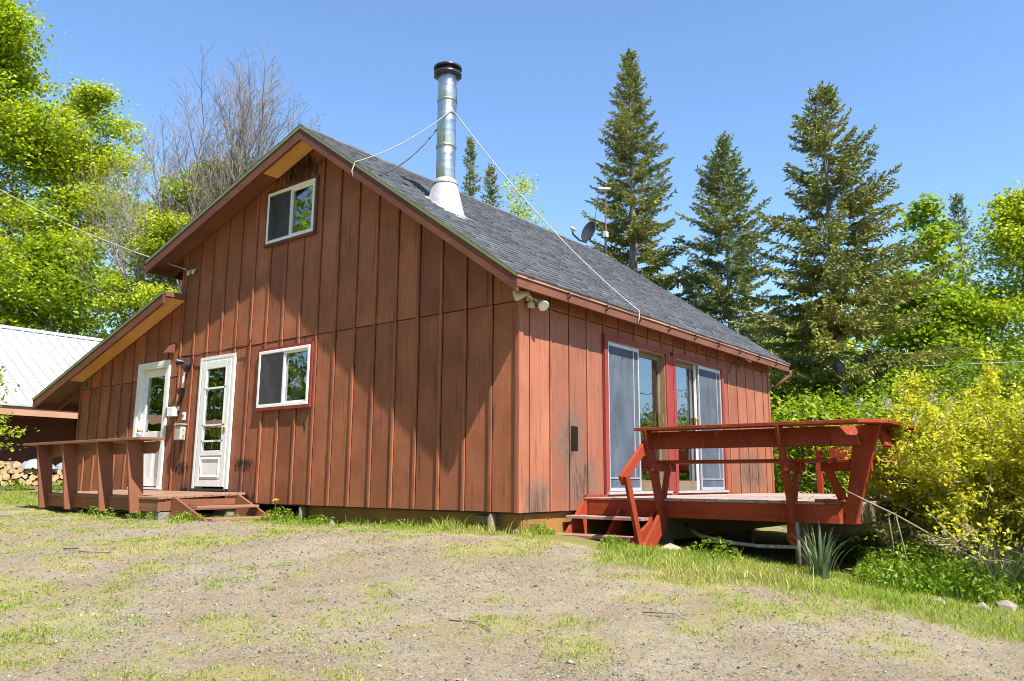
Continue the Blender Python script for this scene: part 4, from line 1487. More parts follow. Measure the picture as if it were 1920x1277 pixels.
def grow(mb, p, d, length, r0, level, spec, r, tips):
    """recursive branch; spec[level] = (segments, children, angle, ratio, up, wobble, sides, start)"""
    seg, nch, angle, ratio, up, wob, sides, start = spec[level]
    pts, rad = [Vector(p)], [r0]
    d = Vector(d).normalized()
    last = level == len(spec) - 1
    for i in range(seg):
        d = (d + Vector(r.normal(size=3)) * wob + Vector((0, 0, up))).normalized()
        pts.append(pts[-1] + d * (length / seg))
        rad.append(max(r0 * (1 - (i + 1) / seg * (.85 if not last else .75)), .0035))
    mb.tube(pts, rad, sides, cap=False)
    if last:
        for i in range(1, len(pts)):
            tips.append(pts[i])
        return pts
    for k in range(nch):
        t_ = start + (1 - start) * (k + r.random() * .8) / nch
        f = min(t_, .999) * seg
        i = int(f)
        q = pts[i].lerp(pts[i + 1], f - i)
        dd = (pts[i + 1] - pts[i]).normalized()
        o = dd.orthogonal().normalized()
        o.rotate(Matrix.Rotation(k * 2.4 + r.uniform(-.5, .5), 3, dd))
        an = angle * r.uniform(.75, 1.25)
        nd = dd * math.cos(an) + o * math.sin(an)
        ln = length * ratio * (1 - .55 * (t_ - start) / (1 - start + 1e-6)) * r.uniform(.75, 1.2)
        grow(mb, q, nd, ln, (rad[i] * .55 + .002), level + 1, spec, r, tips)
    return pts


def broadleaf(name, label, cat, loc, h, rad, leafmat, nleaf, lsize, bark, seed, group=None, cb=.25, limbs=14, tr=.16, clump=(.55, .28), lean=(0, 0), up=.05, stems=1, shape=1.0):
    r = np.random.default_rng(seed)
    x, y = loc
    z = float(gz(x, y)) - .15
    T = thing(name, label, cat, (x, y, z), group)
    mb = MB()
    tips = []
    for sidx in range(stems):
        p = Vector((x, y, z))
        a0 = sidx * 2.4 + seed
        d = Vector((lean[0] + (.3 * math.cos(a0) if stems > 1 else 0), lean[1] + (.3 * math.sin(a0) if stems > 1 else 0), 1)).normalized()
        pts = [p]
        n = 9
        hh = h * (1 if sidx == 0 else r.uniform(.75, .95))
        for i in range(n):
            d = (d + Vector(r.normal(size=3)) * .06 + Vector((0, 0, .12))).normalized()
            pts.append(pts[-1] + d * hh / n * .97)
        rads = [tr * (1 - i / n) ** .8 * (1.35 if i == 0 else 1) + .012 for i in range(n + 1)]
        mb.tube(pts, rads, 8, cap=False)
        for k in range(limbs):
            t_ = cb + (.99 - cb) * (k + r.random() * .6) / limbs
            f = t_ * n
            i = min(int(f), n - 1)
            q = pts[i].lerp(pts[i + 1], f - i)
            u = (t_ - cb) / (1 - cb)
            prof = (max(1 - u, 0.02) ** .6 * min(1, .55 + u * 1.4)) * shape
            ln = rad * prof * r.uniform(.75, 1.15) + .25
            az = k * 2.4 + r.uniform(-.4, .4) + seed
            el = R(15 + 45 * u + r.uniform(-8, 10))
            dd = Vector((math.cos(az) * math.cos(el), math.sin(az) * math.cos(el), math.sin(el)))
            grow(mb, q, dd, ln, max(rads[i] * .42, .014), 0,
                 [(5, 5, .85, .5, up, .12, 5, .25), (4, 4, .8, .55, up * .5, .15, 4, .25), (3, 0, 0, 0, -.02, .18, 3, 0)], r, tips)
    mb.build('trunk', bark, T, True)
    if nleaf:
        tp = np.array([tuple(v) for v in tips])
        ci = r.integers(0, len(tp), nleaf)
        # uneven density: some clumps full, some thin
        wgt = r.random(len(tp)) ** 1.7 + .06
        ci = r.choice(len(tp), nleaf, p=wgt / wgt.sum())
        c = tp[ci] + r.normal(size=(nleaf, 3)) * np.array([clump[0], clump[0], clump[1]]) * .62
        v, f = leaf_quads(c, lsize, r)
        link('crown', np_mesh('crown', v - np.array([x, y, z]), f, leafmat), T)
    return T


def spruce(name, label, loc, h, rad, mat, seed, group, bare=.12, dens=1.0, lsize=.34, droop=1., thin_zone=None, lean=0.):
    r = np.random.default_rng(seed)
    x, y = loc
    z = float(gz(x, y)) - .15
    T = thing(name, label, 'spruce tree', (x, y, z), group)
    mb = MB()
    n = 10
    pts = [(x + lean * i / n + r.normal() * .03, y + r.normal() * .03, z + h * i / n) for i in range(n + 1)]
    mb.tube(pts, [.017 * h * (1 - i / n) + .012 for i in range(n + 1)], 8, cap=False)
    mb.build('trunk', M['sprucebark'], T, True)
    br = MB()
    C_, D_, S2 = [], [], []
    zz = bare * h
    while zz < h * .995:
        u = (zz - bare * h) / (h * (1 - bare))
        prof = (1 - u) ** .8 * (.72 + .28 * min(1, u * 5)) * rad + .10
        nb = int(5 + 3 * r.random())
        for k in range(nb):
            az = r.uniform(0, 2 * math.pi)
            L_ = prof * r.choice([.6, .85, 1., 1.12, 1.3], p=[.16, .26, .3, .18, .1])
            if thin_zone and thin_zone[0] < u < thin_zone[1] and r.random() < .6:
                L_ *= .55
            el = R(28 * u ** 1.5 + 8 - 22 * (1 - u) * droop + r.normal() * 7)
            o = Vector((math.cos(az), math.sin(az), 0))
            p = Vector((x + lean * zz / h, y, z + zz + r.normal() * .08))
            P = [p]
            sg = 5
            for i in range(sg):
                e = el + R(26) * (i / sg) ** 1.5 * droop - R(10) * droop * (1 if i < 2 else 0)
                P.append(P[-1] + (o * math.cos(e) + Vector((0, 0, math.sin(e)))) * L_ / sg)
            br.tube(P, [.010 + .012 * (1 - u) * (1 - i / sg) for i in range(sg + 1)], 3, cap=False)
            # twigs
            m_ = max(3, int(L_ / .13 * dens))
            inner = .22 if L_ > .8 else .02
            side = Vector((-o.y, o.x, 0))
            for j in range(m_):
                s = inner + (1 - inner) * (j + r.random()) / m_
                f = min(s, .999) * sg
                i = int(f)
                q = P[i].lerp(P[i + 1], f - i)
                dd = (P[i + 1] - P[i]).normalized()
                tl = (.16 + .34 * L_ * (1 - s) * .55) * r.uniform(.7, 1.3)
                tl = min(tl, .62)
                for sgn in (-1, 1):
                    td = (dd * .75 + side * sgn * r.uniform(.5, 1.) + Vector((0, 0, -.28 * droop + r.normal() * .22))).normalized()
                    C_.append(tuple(q))
                    D_.append(tuple(td))
                    S2.append(tl)
            C_.append(tuple(P[-2]))
            D_.append(tuple((P[-1] - P[-2]).normalized()))
            S2.append(.3)
        zz += (.17 + .16 * (1 - u)) * r.uniform(.8, 1.2) / max(dens, .6)
    # leader
    for k in range(4):
        C_.append((x + lean, y, z + h * .985))
        D_.append((r.normal() * .12, r.normal() * .12, 1))
        S2.append(.4)
    br.build('branches', M['deadtwig'], T)
    c, d, l = np.array(C_), np.array(D_), np.array(S2)
    # each twig: three narrow sprays of needles fanned along it
    rep = 8
    c2 = np.repeat(c, rep, 0)
    d2 = np.repeat(d, rep, 0)
    l2 = np.repeat(l, rep) * r.uniform(.55, 1.1, len(c) * rep)
    k_ = np.tile(np.arange(rep) / rep, len(c))[:, None]
    c2 = c2 + d2 * (np.repeat(l, rep)[:, None]) * k_ * .7
    d2 = d2 + r.normal(size=d2.shape) * .45
    d2 /= np.linalg.norm(d2, axis=1)[:, None]
    s = np.cross(d2, r.normal(size=d2.shape))
    s /= np.linalg.norm(s, axis=1)[:, None]
    N_ = len(c2)
    w = (.05 + .05 * l2 / .4)[:, None] * r.uniform(.7, 1.2, N_)[:, None] * lsize / .34 * .62
    L2 = (l2 * .5)[:, None]
    v = np.stack([c2, c2 + d2 * L2 * .45 + s * w * .5, c2 + d2 * L2, c2 + d2 * L2 * .45 - s * w * .5], 1).reshape(-1, 3)
    link('crown', np_mesh('crown', v - np.array([x, y, z]), np.arange(4 * N_).reshape(N_, 4), mat), T)
    return T


# ------------------------------------------------------------------ trees on the left
g = 'spring maples beyond the shed'
broadleaf('maple_tree', 'tallest bright green maple, at the left edge behind the white shed roof', 'maple tree', (-30.9, 4.9), 19.0, 6.2, M['leaf_maple'], 54000, .18, M['palebark'], 3, g, cb=.2, limbs=20, tr=.28, clump=(.85, .22))
broadleaf('maple_tree', 'bright green maple to the right of the tallest one, forked pale trunk', 'maple tree', (-30.4, 4.1), 18.9, 5.2, M['leaf_light'], 42000, .16, M['palebark'], 5, g, cb=.25, limbs=18, tr=.22, clump=(.75, .2), stems=2)
broadleaf('maple_tree', 'light green maple with thin crown between the maples and the bare tree', 'maple tree', (-28.4, 8.0), 17.0, 4.3, M['leaf_light'], 26000, .15, M['palebark'], 8, g, cb=.25, limbs=16, tr=.18, clump=(.65, .2))
broadleaf('maple_tree', 'low yellow green tree with crooked dark trunk just left of the upper eave', 'maple tree', (-22.6, 7.0), 12.2, 4.2, M['leaf_light'], 42000, .135, M['palebark'], 12, g, cb=.42, limbs=14, tr=.17, clump=(.6, .18), lean=(.12, .2))
broadleaf('maple_tree', 'lower green maple filling the left edge directly above the shed roof', 'maple tree', (-27.0, 1.2), 10.5, 4.4, M['leaf_maple'], 25000, .15, M['palebark'], 14, g, cb=.16, limbs=15, tr=.16, clump=(.7, .2))
broadleaf('maple_tree', 'darker green maple low behind the shed roof ridge left of the lean-to', 'maple tree', (-26.6, 5.9), 9.0, 3.8, M['leaf_mid'], 16000, .18, M['bark'], 17, g, cb=.1, limbs=13, tr=.13, clump=(.7, .3))
broadleaf('maple_tree', 'green tree showing low between the lean-to rake and the upper eave', 'maple tree', (-23.0, 8.4), 10.4, 3.6, M['leaf_light'], 30000, .14, M['palebark'], 19, g, cb=.1, limbs=13, tr=.12, clump=(.65, .28))
# bare tree: ascending stems with fine twigs
r = np.random.default_rng(31)
bx, by = -20.5, 7.6
bz = float(gz(bx, by)) - .2
T = thing('bare_tree', 'leafless grey tree with many fine ascending twigs above the left rake', 'bare tree', (bx, by, bz))
mb, tips = MB(), []
for k, (q_, hh, rr) in enumerate(((-.27, 11.6, .10), (-.18, 12.8, .11), (-.10, 13.6, .12), (-.03, 14.0, .13), (.04, 14.2, .13), (.11, 13.8, .12), (.19, 13.0, .11), (.27, 12.0, .10), (.35, 10.8, .09))):
    ax_, ay_ = .787 * q_, .617 * q_
    P0 = Vector((bx + ax_ * 2.5, by + ay_ * 2.5, bz))
    grow(mb, P0, (ax_, ay_, 1), hh, rr, 0,
         [(12, 25, .5, .35, .012, .03, 6, .36), (7, 9, .5, .45, .05, .05, 4, .12), (4, 5, .5, .6, .04, .07, 3, .15), (3, 0, 0, 0, .03, .08, 3, 0)], r, tips)
mb.build('trunk', M['barebark'], T)

# ------------------------------------------------------------------ conifers and trees on the right
g = 'spruces behind the cabin'
spruce('spruce_tree', 'tall spruce behind the antenna mast, highest tip of the conifers', (-9.94, 20.57), 18.4, 3.5, M['needle'], 41, g, thin_zone=(.05, .2), dens=1.15)
spruce('spruce_tree', 'middle spruce rising behind the lower end of the roof, grey dead branches in its middle', (-5.63, 19.88), 13.3, 3.7, M['needle_blue'], 42, g, thin_zone=(.42, .56), dens=1.15)
spruce('spruce_tree', 'broad spruce right of the cabin with a pale bare trunk foot', (-.89, 16.09), 12.55, 3.5, M['needle'], 43, g, bare=.20, droop=.9, dens=1.15)
spruce('spruce_tree', 'narrow small spruce right behind the chimney on the roof line', (-22.5, 24.64), 18.9, 1.5, M['needle_blue'], 44, g, bare=.3, dens=.8)
spruce('spruce_tree', 'short green spruce tip just right of the narrow one behind the ridge', (-18.74, 21.94), 15.4, 1.6, M['needle'], 45, g, bare=.3, dens=.8)
spruce('spruce_tree', 'thin sparse spruce with bushy tip between the leafy trees at the right', (.21, 32.29), 13.3, 1.7, M['needle_blue'], 46, g, bare=.3, dens=.7, thin_zone=(.1, .75))
spruce('spruce_tree', 'low spruce filling the gap between the antenna spruce and the middle one', (-8.0, 21.8), 8.6, 2.4, M['needle'], 47, g, bare=.05)
g = 'leafy trees on the right'
broadleaf('birch_tree', 'sparse pale green tree showing over the ridge right of the chimney', 'birch tree', (-18.9, 24.4), 16.4, 3.2, M['leaf_light'], 3400, .15, M['palebark'], 51, g, cb=.35, limbs=14, tr=.1, clump=(.5, .3), up=.12)
broadleaf('slender_tree', 'slender open crowned tree left of the thin spruce', 'tree', (-.49, 29.32), 12.7, 2.0, M['leaf_mid'], 3600, .26, M['bark'], 52, g, cb=.3, limbs=13, tr=.11, clump=(.5, .3), up=.1)
broadleaf('maple_tree', 'yellow green maple at the right edge of the picture', 'maple tree', (2.9, 27.06), 11.2, 3.6, M['leaf_maple'], 34000, .15, M['bark'], 53, g, cb=.12, limbs=17, tr=.16, clump=(.75, .28))
broadleaf('maple_tree', 'shaded green tree behind the yellow bush left of the right edge maple', 'maple tree', (.7, 25.0), 7.6, 3.2, M['leaf_mid'], 14000, .18, M['bark'], 54, g, cb=.12, limbs=14, tr=.13, clump=(.7, .28))
broadleaf('maple_tree', 'green tree filling the gap between the broad spruce and the slender tree', 'maple tree', (-1.6, 26.6), 8.2, 3.2, M['leaf_mid'], 14000, .18, M['bark'], 55, g, cb=.12, limbs=14, tr=.13, clump=(.7, .28))
broadleaf('maple_tree', 'low green tree between the middle and the broad spruce', 'maple tree', (-4.6, 24.5), 6.6, 3.0, M['leaf_light'], 11000, .17, M['bark'], 56, g, cb=.1, limbs=13, tr=.12, clump=(.7, .28))

# undergrowth shrubs behind the deck
g = 'green shrubs behind the deck'
SH = [((-.6, 12.9), 2.6, 1.7, 'leaf_mid', 'shrub just right of the far cabin corner'), ((1.2, 12.4), 2.3, 1.6, 'leaf_mid', 'shrub behind the far deck bench'),
      ((2.6, 11.6), 2.2, 1.6, 'leaf_light', 'shrub behind the deck close to the yellow bush'), ((-2.4, 15.2), 4.0, 2.0, 'leaf_light', 'taller shrub under the end of the eave'),
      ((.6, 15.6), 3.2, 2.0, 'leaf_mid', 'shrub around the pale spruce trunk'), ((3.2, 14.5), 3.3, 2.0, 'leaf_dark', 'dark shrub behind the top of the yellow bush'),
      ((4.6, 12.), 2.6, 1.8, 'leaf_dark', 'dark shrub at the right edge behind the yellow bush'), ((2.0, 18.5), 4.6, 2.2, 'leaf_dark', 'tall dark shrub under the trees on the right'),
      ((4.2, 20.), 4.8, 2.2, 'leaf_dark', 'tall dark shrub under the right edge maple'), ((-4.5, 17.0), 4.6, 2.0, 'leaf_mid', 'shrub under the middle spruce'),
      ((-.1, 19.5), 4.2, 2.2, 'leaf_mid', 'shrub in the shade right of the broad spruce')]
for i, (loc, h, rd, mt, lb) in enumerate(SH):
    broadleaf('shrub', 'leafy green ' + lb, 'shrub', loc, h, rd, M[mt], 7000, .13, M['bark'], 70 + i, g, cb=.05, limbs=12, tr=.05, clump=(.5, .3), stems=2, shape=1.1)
# lilac with purple flower heads
T = broadleaf('lilac_bush', 'lilac bush with purple flower heads behind the deck corner', 'lilac bush', (2.15, 9.0), 2.45, 1.3, M['leaf_mid'], 7000, .10, M['bark'], 91, None, cb=.08, limbs=12, tr=.04, clump=(.4, .25), stems=2)
r = np.random.default_rng(92)
o0 = np.array(T.location)
for k in range(17):
    a, rr = r.uniform(0, 6.28), r.uniform(.2, 1.0)
    p0 = np.array([2.15 + rr * math.cos(a), 9.0 - .2 + rr * math.sin(a), float(gz(2.15, 9)) + 2.05 + r.uniform(-.35, .40)])
    n = 90
    u = r.random(n)
    c = p0 + np.stack([r.normal(size=n) * .045 * (1.2 - u), r.normal(size=n) * .045 * (1.2 - u), u * .2], 1)
    v, f = leaf_quads(c, .035, r)
    link('flower_head', np_mesh('flower_head', v - o0, f, M['lilac']), T)

# yellow green bush beside the deck
r = np.random.default_rng(101)


def arching_bush(name, label, cat, loc, n_st, h, rd, mat, nleaf, lsize, seed):
    r = np.random.default_rng(seed)
    x, y = loc
    z = float(gz(x, y)) - .05
    T = thing(name, label, cat, (x, y, z))
    mb = MB()
    tp = []
    for k in range(n_st):
        a = r.uniform(0, 6.28)
        s0 = r.uniform(0, .45) * rd * .5
        p = Vector((x + s0 * math.cos(a), y + s0 * math.sin(a), z))
        out = r.uniform(.05, 1.) ** .7
        a2 = a + r.normal() * .5
        d = Vector((math.cos(a2) * out * 1.05, math.sin(a2) * out * 1.05, 1.05)).normalized()
        ln = h * r.uniform(.75, 1.12) * (1 - .2 * out)
        P = [p]
        sg = 9
        for i in range(sg):
            d = (d + Vector((math.cos(a2), math.sin(a2), 0)) * .03 + Vector((0, 0, -.05 * out)) + Vector(r.normal(size=3)) * .13).normalized()
            P.append(P[-1] + d * ln / sg)
        mb.tube(P, [.013 * (1 - i / sg * .75) * r.uniform(.8, 1.2) for i in range(sg + 1)], 5, cap=False)
        for i in range(2, sg + 1):
            for q_ in range(5):
                dd = (d * .4 + Vector(r.normal(size=3)) * .7 + Vector((0, 0, .25))).normalized()
                l2 = r.uniform(.12, .42)
                q = P[i].lerp(P[i - 1], r.random())
                e = q + dd * l2
                if r.random() < .75:
                    mb.tube([q, q.lerp(e, .5) + Vector(r.normal(size=3)) * .02, e], [.005, .004, .0025], 3, cap=False)
                wt = .25 if i < 4 else 1.
                for s in (.25, .45, .6, .75, .9, 1.):
                    if r.random() < wt:
                        tp.append(tuple(q.lerp(e, s)))
    mb.build('stems', M['stem'], T, True)
    tp = np.array(tp)
    wgt = (r.random(len(tp)) ** 1.3 + .05) * np.clip((tp[:, 2] - z - .55) / .75, .03, 1)
    ci = r.choice(len(tp), nleaf, p=wgt / wgt.sum())
    c = tp[ci] + r.normal(size=(nleaf, 3)) * .035
    v, f = leaf_quads(c, lsize, r, up=.35, asp=.5)
    link('crown', np_mesh('crown', v - np.array([x, y, z]), f, mat), T)
    return T


arching_bush('yellow_bush', 'large yellow green bush with tangled pale stems beside the deck corner', 'bush', (4.62, 2.95), 130, 2.45, 1.4, M['leaf_bush'], 115000, .05, 103)
arching_bush('yellow_bush', 'yellow green bush growing behind at the right edge', 'bush', (5.6, 4.9), 60, 2.4, 1.3, M['leaf_bush'], 50000, .052, 104)

# leafy branch of a sapling at the left edge
broadleaf('sapling', 'small bright green sapling reaching in from the left edge in front of the shed', 'sapling', (-13.4, -1.12), 2.7, .9, M['leaf_light'], 1700, .09, M['bark'], 111, None, cb=.1, limbs=14, tr=.03, clump=(.25, .08))

# far-off wood all round, read as one mass
r = np.random.default_rng(121)
cs = []


def wood(n, fx, fy, h):
    k = max(8, n // 700)
    for _ in range(k):
        u = r.random()
        x, y = fx(u), fy(u)
        hh = h * r.uniform(.7, 1.15)
        z = float(gz(x, y))
        m_ = 700
        ph = r.uniform(0, 6.28, m_)
        tt = r.random(m_)
        rr = (2.8 * np.sin(np.pi * np.clip(tt * .85 + .12, 0, 1)) ** .7) * np.sqrt(r.random(m_)) * 1.2
        cs.append(np.stack([x + rr * np.cos(ph), y + rr * np.sin(ph), z + hh * (.03 + .97 * tt)], 1))


wood(17000, lambda u: -46 + 60 * u + r.normal() * 2, lambda u: 44 + r.normal() * 4, 9)
wood(11000, lambda u: -44 + r.normal() * 3, lambda u: -8 + 52 * u, 11)
c = np.concatenate(cs)
v, f = leaf_quads(c, .42, r)
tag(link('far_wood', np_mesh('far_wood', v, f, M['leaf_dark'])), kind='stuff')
cs = []
wood(42000, lambda u: -46 + 58 * u + r.normal() * 1.5, lambda u: -9 - 15 * u + r.normal() * 1.5, 15)
wood(9000, lambda u: 14 + 30 * u + r.normal() * 3, lambda u: 48 - 20 * u + r.normal() * 3, 4)
v, f = leaf_quads(np.concatenate(cs), .5, r)
tag(link('opposite_wood', np_mesh('opposite_wood', v, f, M['leaf_maple'])), kind='stuff')

# ------------------------------------------------------------------ strap-leaved clumps and weeds by the deck
def strap_clump(loc, n, h, seed, label):
    r = np.random.default_rng(seed)
    x, y = loc
    z = float(gz(x, y)) - .02
    T = thing('daffodil_clump', label, 'daffodil leaves', (x, y, z), 'clumps of strap leaves')
    for k in range(n):
        a = r.uniform(0, 6.28)
        s = r.uniform(0, .09)
        o = Vector((math.cos(a), math.sin(a), 0))
        out = r.uniform(.05, .85)
        p = Vector((x, y, z)) + o * s
        L_ = h * r.uniform(.7, 1.15)
        d = (o * out * .55 + Vector((0, 0, 1))).normalized()
        sd = Vector((-o.y, o.x, 0))
        vs = []
        sg = 6
        for i in range(sg + 1):
            w = .009 * (1 - (i / sg) ** 3 * .9)
            vs += [p - sd * w, p + sd * w]
            d = (d + o * .07 * out * i * .6 + Vector((0, 0, -.10 * out * i * .5))).normalized()
            p = p + d * L_ / sg
        MB().add(vs, [(2 * i, 2 * i + 1, 2 * i + 3, 2 * i + 2) for i in range(sg)]).build('leaf', M['daff'], T, True)


strap_clump((3.04, .80), 52, .50, 131, 'clump of blue green daffodil leaves in front of the deck post')
strap_clump((4.40, 1.42), 70, .62, 132, 'large clump of grey green daffodil leaves at the right edge below the yellow bush')
strap_clump((4.68, 1.55), 50, .6, 133, 'clump of daffodil leaves partly cut off by the right edge')


def weed_patch(name, label, cat, loc, rad, n, lsize, h, mat, seed, group='leafy weeds'):
    r = np.random.default_rng(seed)
    x, y = loc
    z = float(gz(x, y))
    a = r.uniform(0, 6.28, n)
    q = np.sqrt(r.random(n)) * rad
    hh = r.random(n) ** .8 * h * (1 - (q / rad) ** 2 * .6)
    px, py = x + q * np.cos(a), y + q * np.sin(a)
    c = np.stack([px, py, gz(px, py) + .02 + hh], 1)
    v, f = leaf_quads(c, lsize, r, up=.6, asp=.38)
    m_ = n // 3
    d = np.stack([r.normal(size=m_) * .22, r.normal(size=m_) * .22, np.ones(m_)], 1)
    v2, f2 = blades(np.stack([px[:m_], py[:m_], gz(px[:m_], py[:m_])], 1), d / np.linalg.norm(d, axis=1)[:, None], h * r.uniform(.4, 1.0, m_), np.full(m_, .007), r)
    V_ = np.concatenate([v, v2]) - np.array([x, y, z])
    o = link(name, np_mesh(name, V_, [f, f2[0] + len(v), f2[1] + len(v)], mat), None, (x, y, z))
    tag(o, label, cat, group)
    return o


weed_patch('weed_clump', 'bright green weeds under the front of the yellow bush', 'weeds', (3.75, 1.65), .55, 2600, .055, .42, M['weed'], 141)
weed_patch('weed_clump', 'tall green weeds under the middle of the yellow bush', 'weeds', (4.25, 1.45), .5, 2400, .055, .36, M['weed'], 142)
weed_patch('weed_clump', 'green weeds behind the daffodil clump under the outer deck edge', 'weeds', (3.45, 2.5), .5, 1800, .06, .35, M['weed'], 143)
weed_patch('weed_clump', 'dark green weeds deep under the right side of the deck', 'weeds', (3.0, 3.6), .7, 1800, .07, .4, M['leaf_mid'], 144)
weed_patch('weed_clump', 'tall mixed weeds right of the daffodils by the deck post', 'weeds', (3.62, 1.15), .38, 900, .05, .26, M['weed'], 145)
weed_patch('weed_clump', 'tangle of weeds under the right half of the yellow bush', 'weeds', (4.65, 2.0), .55, 2200, .055, .5, M['weed'], 157)
weed_patch('weed_clump', 'weeds at the back of the yellow bush stems', 'weeds', (4.25, 2.35), .5, 1500, .055, .5, M['weed'], 158)
weed_patch('weed_clump', 'small clover like weeds at the left foot of the red stairs', 'weeds', (-.02, .35), .22, 420, .04, .14, M['weed'], 146)
weed_patch('weed_clump', 'weeds between the paving slab and the red stringer', 'weeds', (1.02, .35), .16, 260, .04, .13, M['weed'], 147)
weed_patch('weed_clump', 'leafy weed standing before the rightmost porch post', 'weeds', (-6.2, -1.75), .25, 90, .05, .2, M['weed'], 148)
weed_patch('weed_clump', 'leafy weed growing by the concrete block of the porch', 'weeds', (-5.35, -1.55), .22, 120, .04, .12, M['weed'], 149)
weed_patch('weed_clump', 'weeds at the foot of the brown steps', 'weeds', (-4.5, -1.4), .25, 160, .045, .14, M['weed'], 150)
weed_patch('weed_clump', 'weeds beside the right stringer of the brown steps', 'weeds', (-3.95, -.28), .28, 320, .05, .22, M['weed'], 151)
weed_patch('weed_clump', 'weeds in front of the left pier under the siding', 'weeds', (-3.3, -.12), .25, 220, .045, .14, M['weed'], 152)
weed_patch('weed_clump', 'weeds in front of the fire wood rack at the left edge', 'weeds', (-15.3, .5), .4, 260, .07, .26, M['weed'], 153)
weed_patch('weed_clump', 'weeds between the firewood and the first porch post', 'weeds', (-15.2, 1.45), .35, 240, .07, .28, M['weed'], 154)
weed_patch('weed_clump', 'small weeds in the middle of the siding foot', 'weeds', (-1.9, -.1), .3, 120, .04, .12, M['weed'], 155)
weed_patch('weed_clump', 'weeds with tall stems under the front edge of the deck', 'weeds', (2.0, .75), .3, 200, .05, .25, M['weed'], 156)
dl = thing('dandelion', 'single yellow dandelion standing right of the brown steps', 'dandelion', (-3.98, -.36, float(gz(-3.98, -.36))))
MB().tube([(-3.98, -.36, -.25), (-3.975, -.37, -.08), (-3.98, -.36, .06)], .005, 5).build('stalk', M['weed'], dl)
c = np.array([-3.98, -.36, .07]) + np.random.default_rng(5).normal(size=(60, 3)) * .014
v, f = leaf_quads(c, .03, np.random.default_rng(6))
link('flower', np_mesh('flower', v - np.array(dl['_loc']), f, M['dandelion']), dl)

# stones at the edges, sticks on the drive
def stone(loc, s, seed, label, group='loose stones', flat=.6):
    r = np.random.default_rng(seed)
    import bmesh
    bm = bmesh.new()
    bmesh.ops.create_icosphere(bm, subdivisions=1, radius=1)
    ph = r.uniform(0, 6, 6)
    for v_ in bm.verts:
        k = 1 + .16 * math.sin(2.3 * v_.co.x + ph[0]) + .14 * math.sin(3.1 * v_.co.y + ph[1]) + .1 * math.sin(4 * v_.co.z + ph[2]) + r.normal() * .13
        v_.co = Vector((v_.co.x * s[0] * k, v_.co.y * s[1] * k, v_.co.z * s[2] * k))
    me = bpy.data.meshes.new('stone')
    bm.to_mesh(me)
    bm.free()
    me.materials.append(M['stone'])
    x, y = loc
    o = link('stone', me, None, (x, y, float(gz(x, y)) + s[2] * .35))
    o.rotation_euler = (0, 0, r.uniform(0, 6))
    tag(o, label, 'stone', group)


stone((4.52, .98), (.13, .09, .10), 161, 'pale angular stone at the right edge of the lawn')
stone((4.36, .82), (.12, .08, .05), 162, 'flat tan stone beside the pale angular one at the right edge')
stone((4.05, .72), (.08, .06, .05), 163, 'small tan stone left of the flat one near the right edge')
stone((-2.85, -.30), (.08, .06, .06), 164, 'brown stone at the foot of the siding below the first window')
stone((-2.5, -.28), (.10, .06, .03), 165, 'flat stone right of the brown one at the foot of the siding')
stone((1.35, 1.0), (.16, .1, .06), 166, 'grey stone in the shade under the front of the deck')
stone((3.55, 1.7), (.12, .08, .04), 167, 'flat stone behind the daffodil clump')
stone((3.2, 3.0), (.12, .1, .05), 168, 'stone in the shade beside the outer deck post')


def stick(pts, rad, label, group='sticks on the drive'):
    P = [(x, y, float(gz(x, y)) + .012 + dz) for x, y, dz in pts]
    tag(MB().tube(P, rad, 5).build('stick', M['deadtwig'], smooth=True), label, 'stick', group)


stick([(-2.95, -3.55, .01), (-2.75, -3.5, .03), (-2.6, -3.55, .02), (-2.45, -3.42, .01), (-2.3, -3.4, .02)], .007, 'crooked brown stick lying on the gravel at the left')
stick([(1.75, -3.05, .0), (1.95, -2.98, .02), (2.1, -3.02, .0)], .005, 'short pale stick in the foreground right of the middle')
stick([(.85, -2.75, .0), (.95, -2.82, .01), (1.1, -2.86, .0)], .0045, 'thin dark twig in the middle of the drive')
stick([(2.6, -1.9, .0), (2.8, -1.82, .02), (2.92, -1.84, .0)], .005, 'little twig on the gravel towards the right')
# fallen branch and roots under the deck
mb = MB().tube([(1.1, 1.9, -.16), (1.4, 1.6, -.25), (1.8, 1.5, -.31), (2.2, 1.45, -.33), (2.6, 1.5, -.32)], .022, 6)
tag(mb.build('fallen_branch', M['stem'], smooth=True), 'long pale fallen branch hanging in the dark under the deck', 'branch')
mb = MB().tube([(2.95, .98, -.55), (2.9, 1.1, -.42), (2.78, 1.2, -.3), (2.74, 1.25, -.1)], .008, 6)
mb.tube([(2.70, 1.2, -.55), (2.69, 1.22, -.3), (2.68, 1.24, -.05)], .022, 6)
tag(mb.build('dead_stem', M['bark'], smooth=True), 'dead leaning stem against the near deck post', 'dead stem')
mb = MB().tube([(3.25, 1.0, .28), (3.42, 1.15, .17), (3.62, 1.3, .05), (3.85, 1.5, -.12), (4.0, 1.6, -.2)], .009, 6)
mb.tube([(3.62, 1.3, .05), (3.66, 1.34, -.25), (3.7, 1.36, -.6)], .007, 6)
mb.tube([(3.5, 1.5, .1), (3.53, 1.5, -.25), (3.48, 1.52, -.6)], .007, 6)
tag(mb.build('dead_stem', M['deadtwig'], smooth=True), 'dead grey branches leaning on the outer deck corner', 'dead stem')

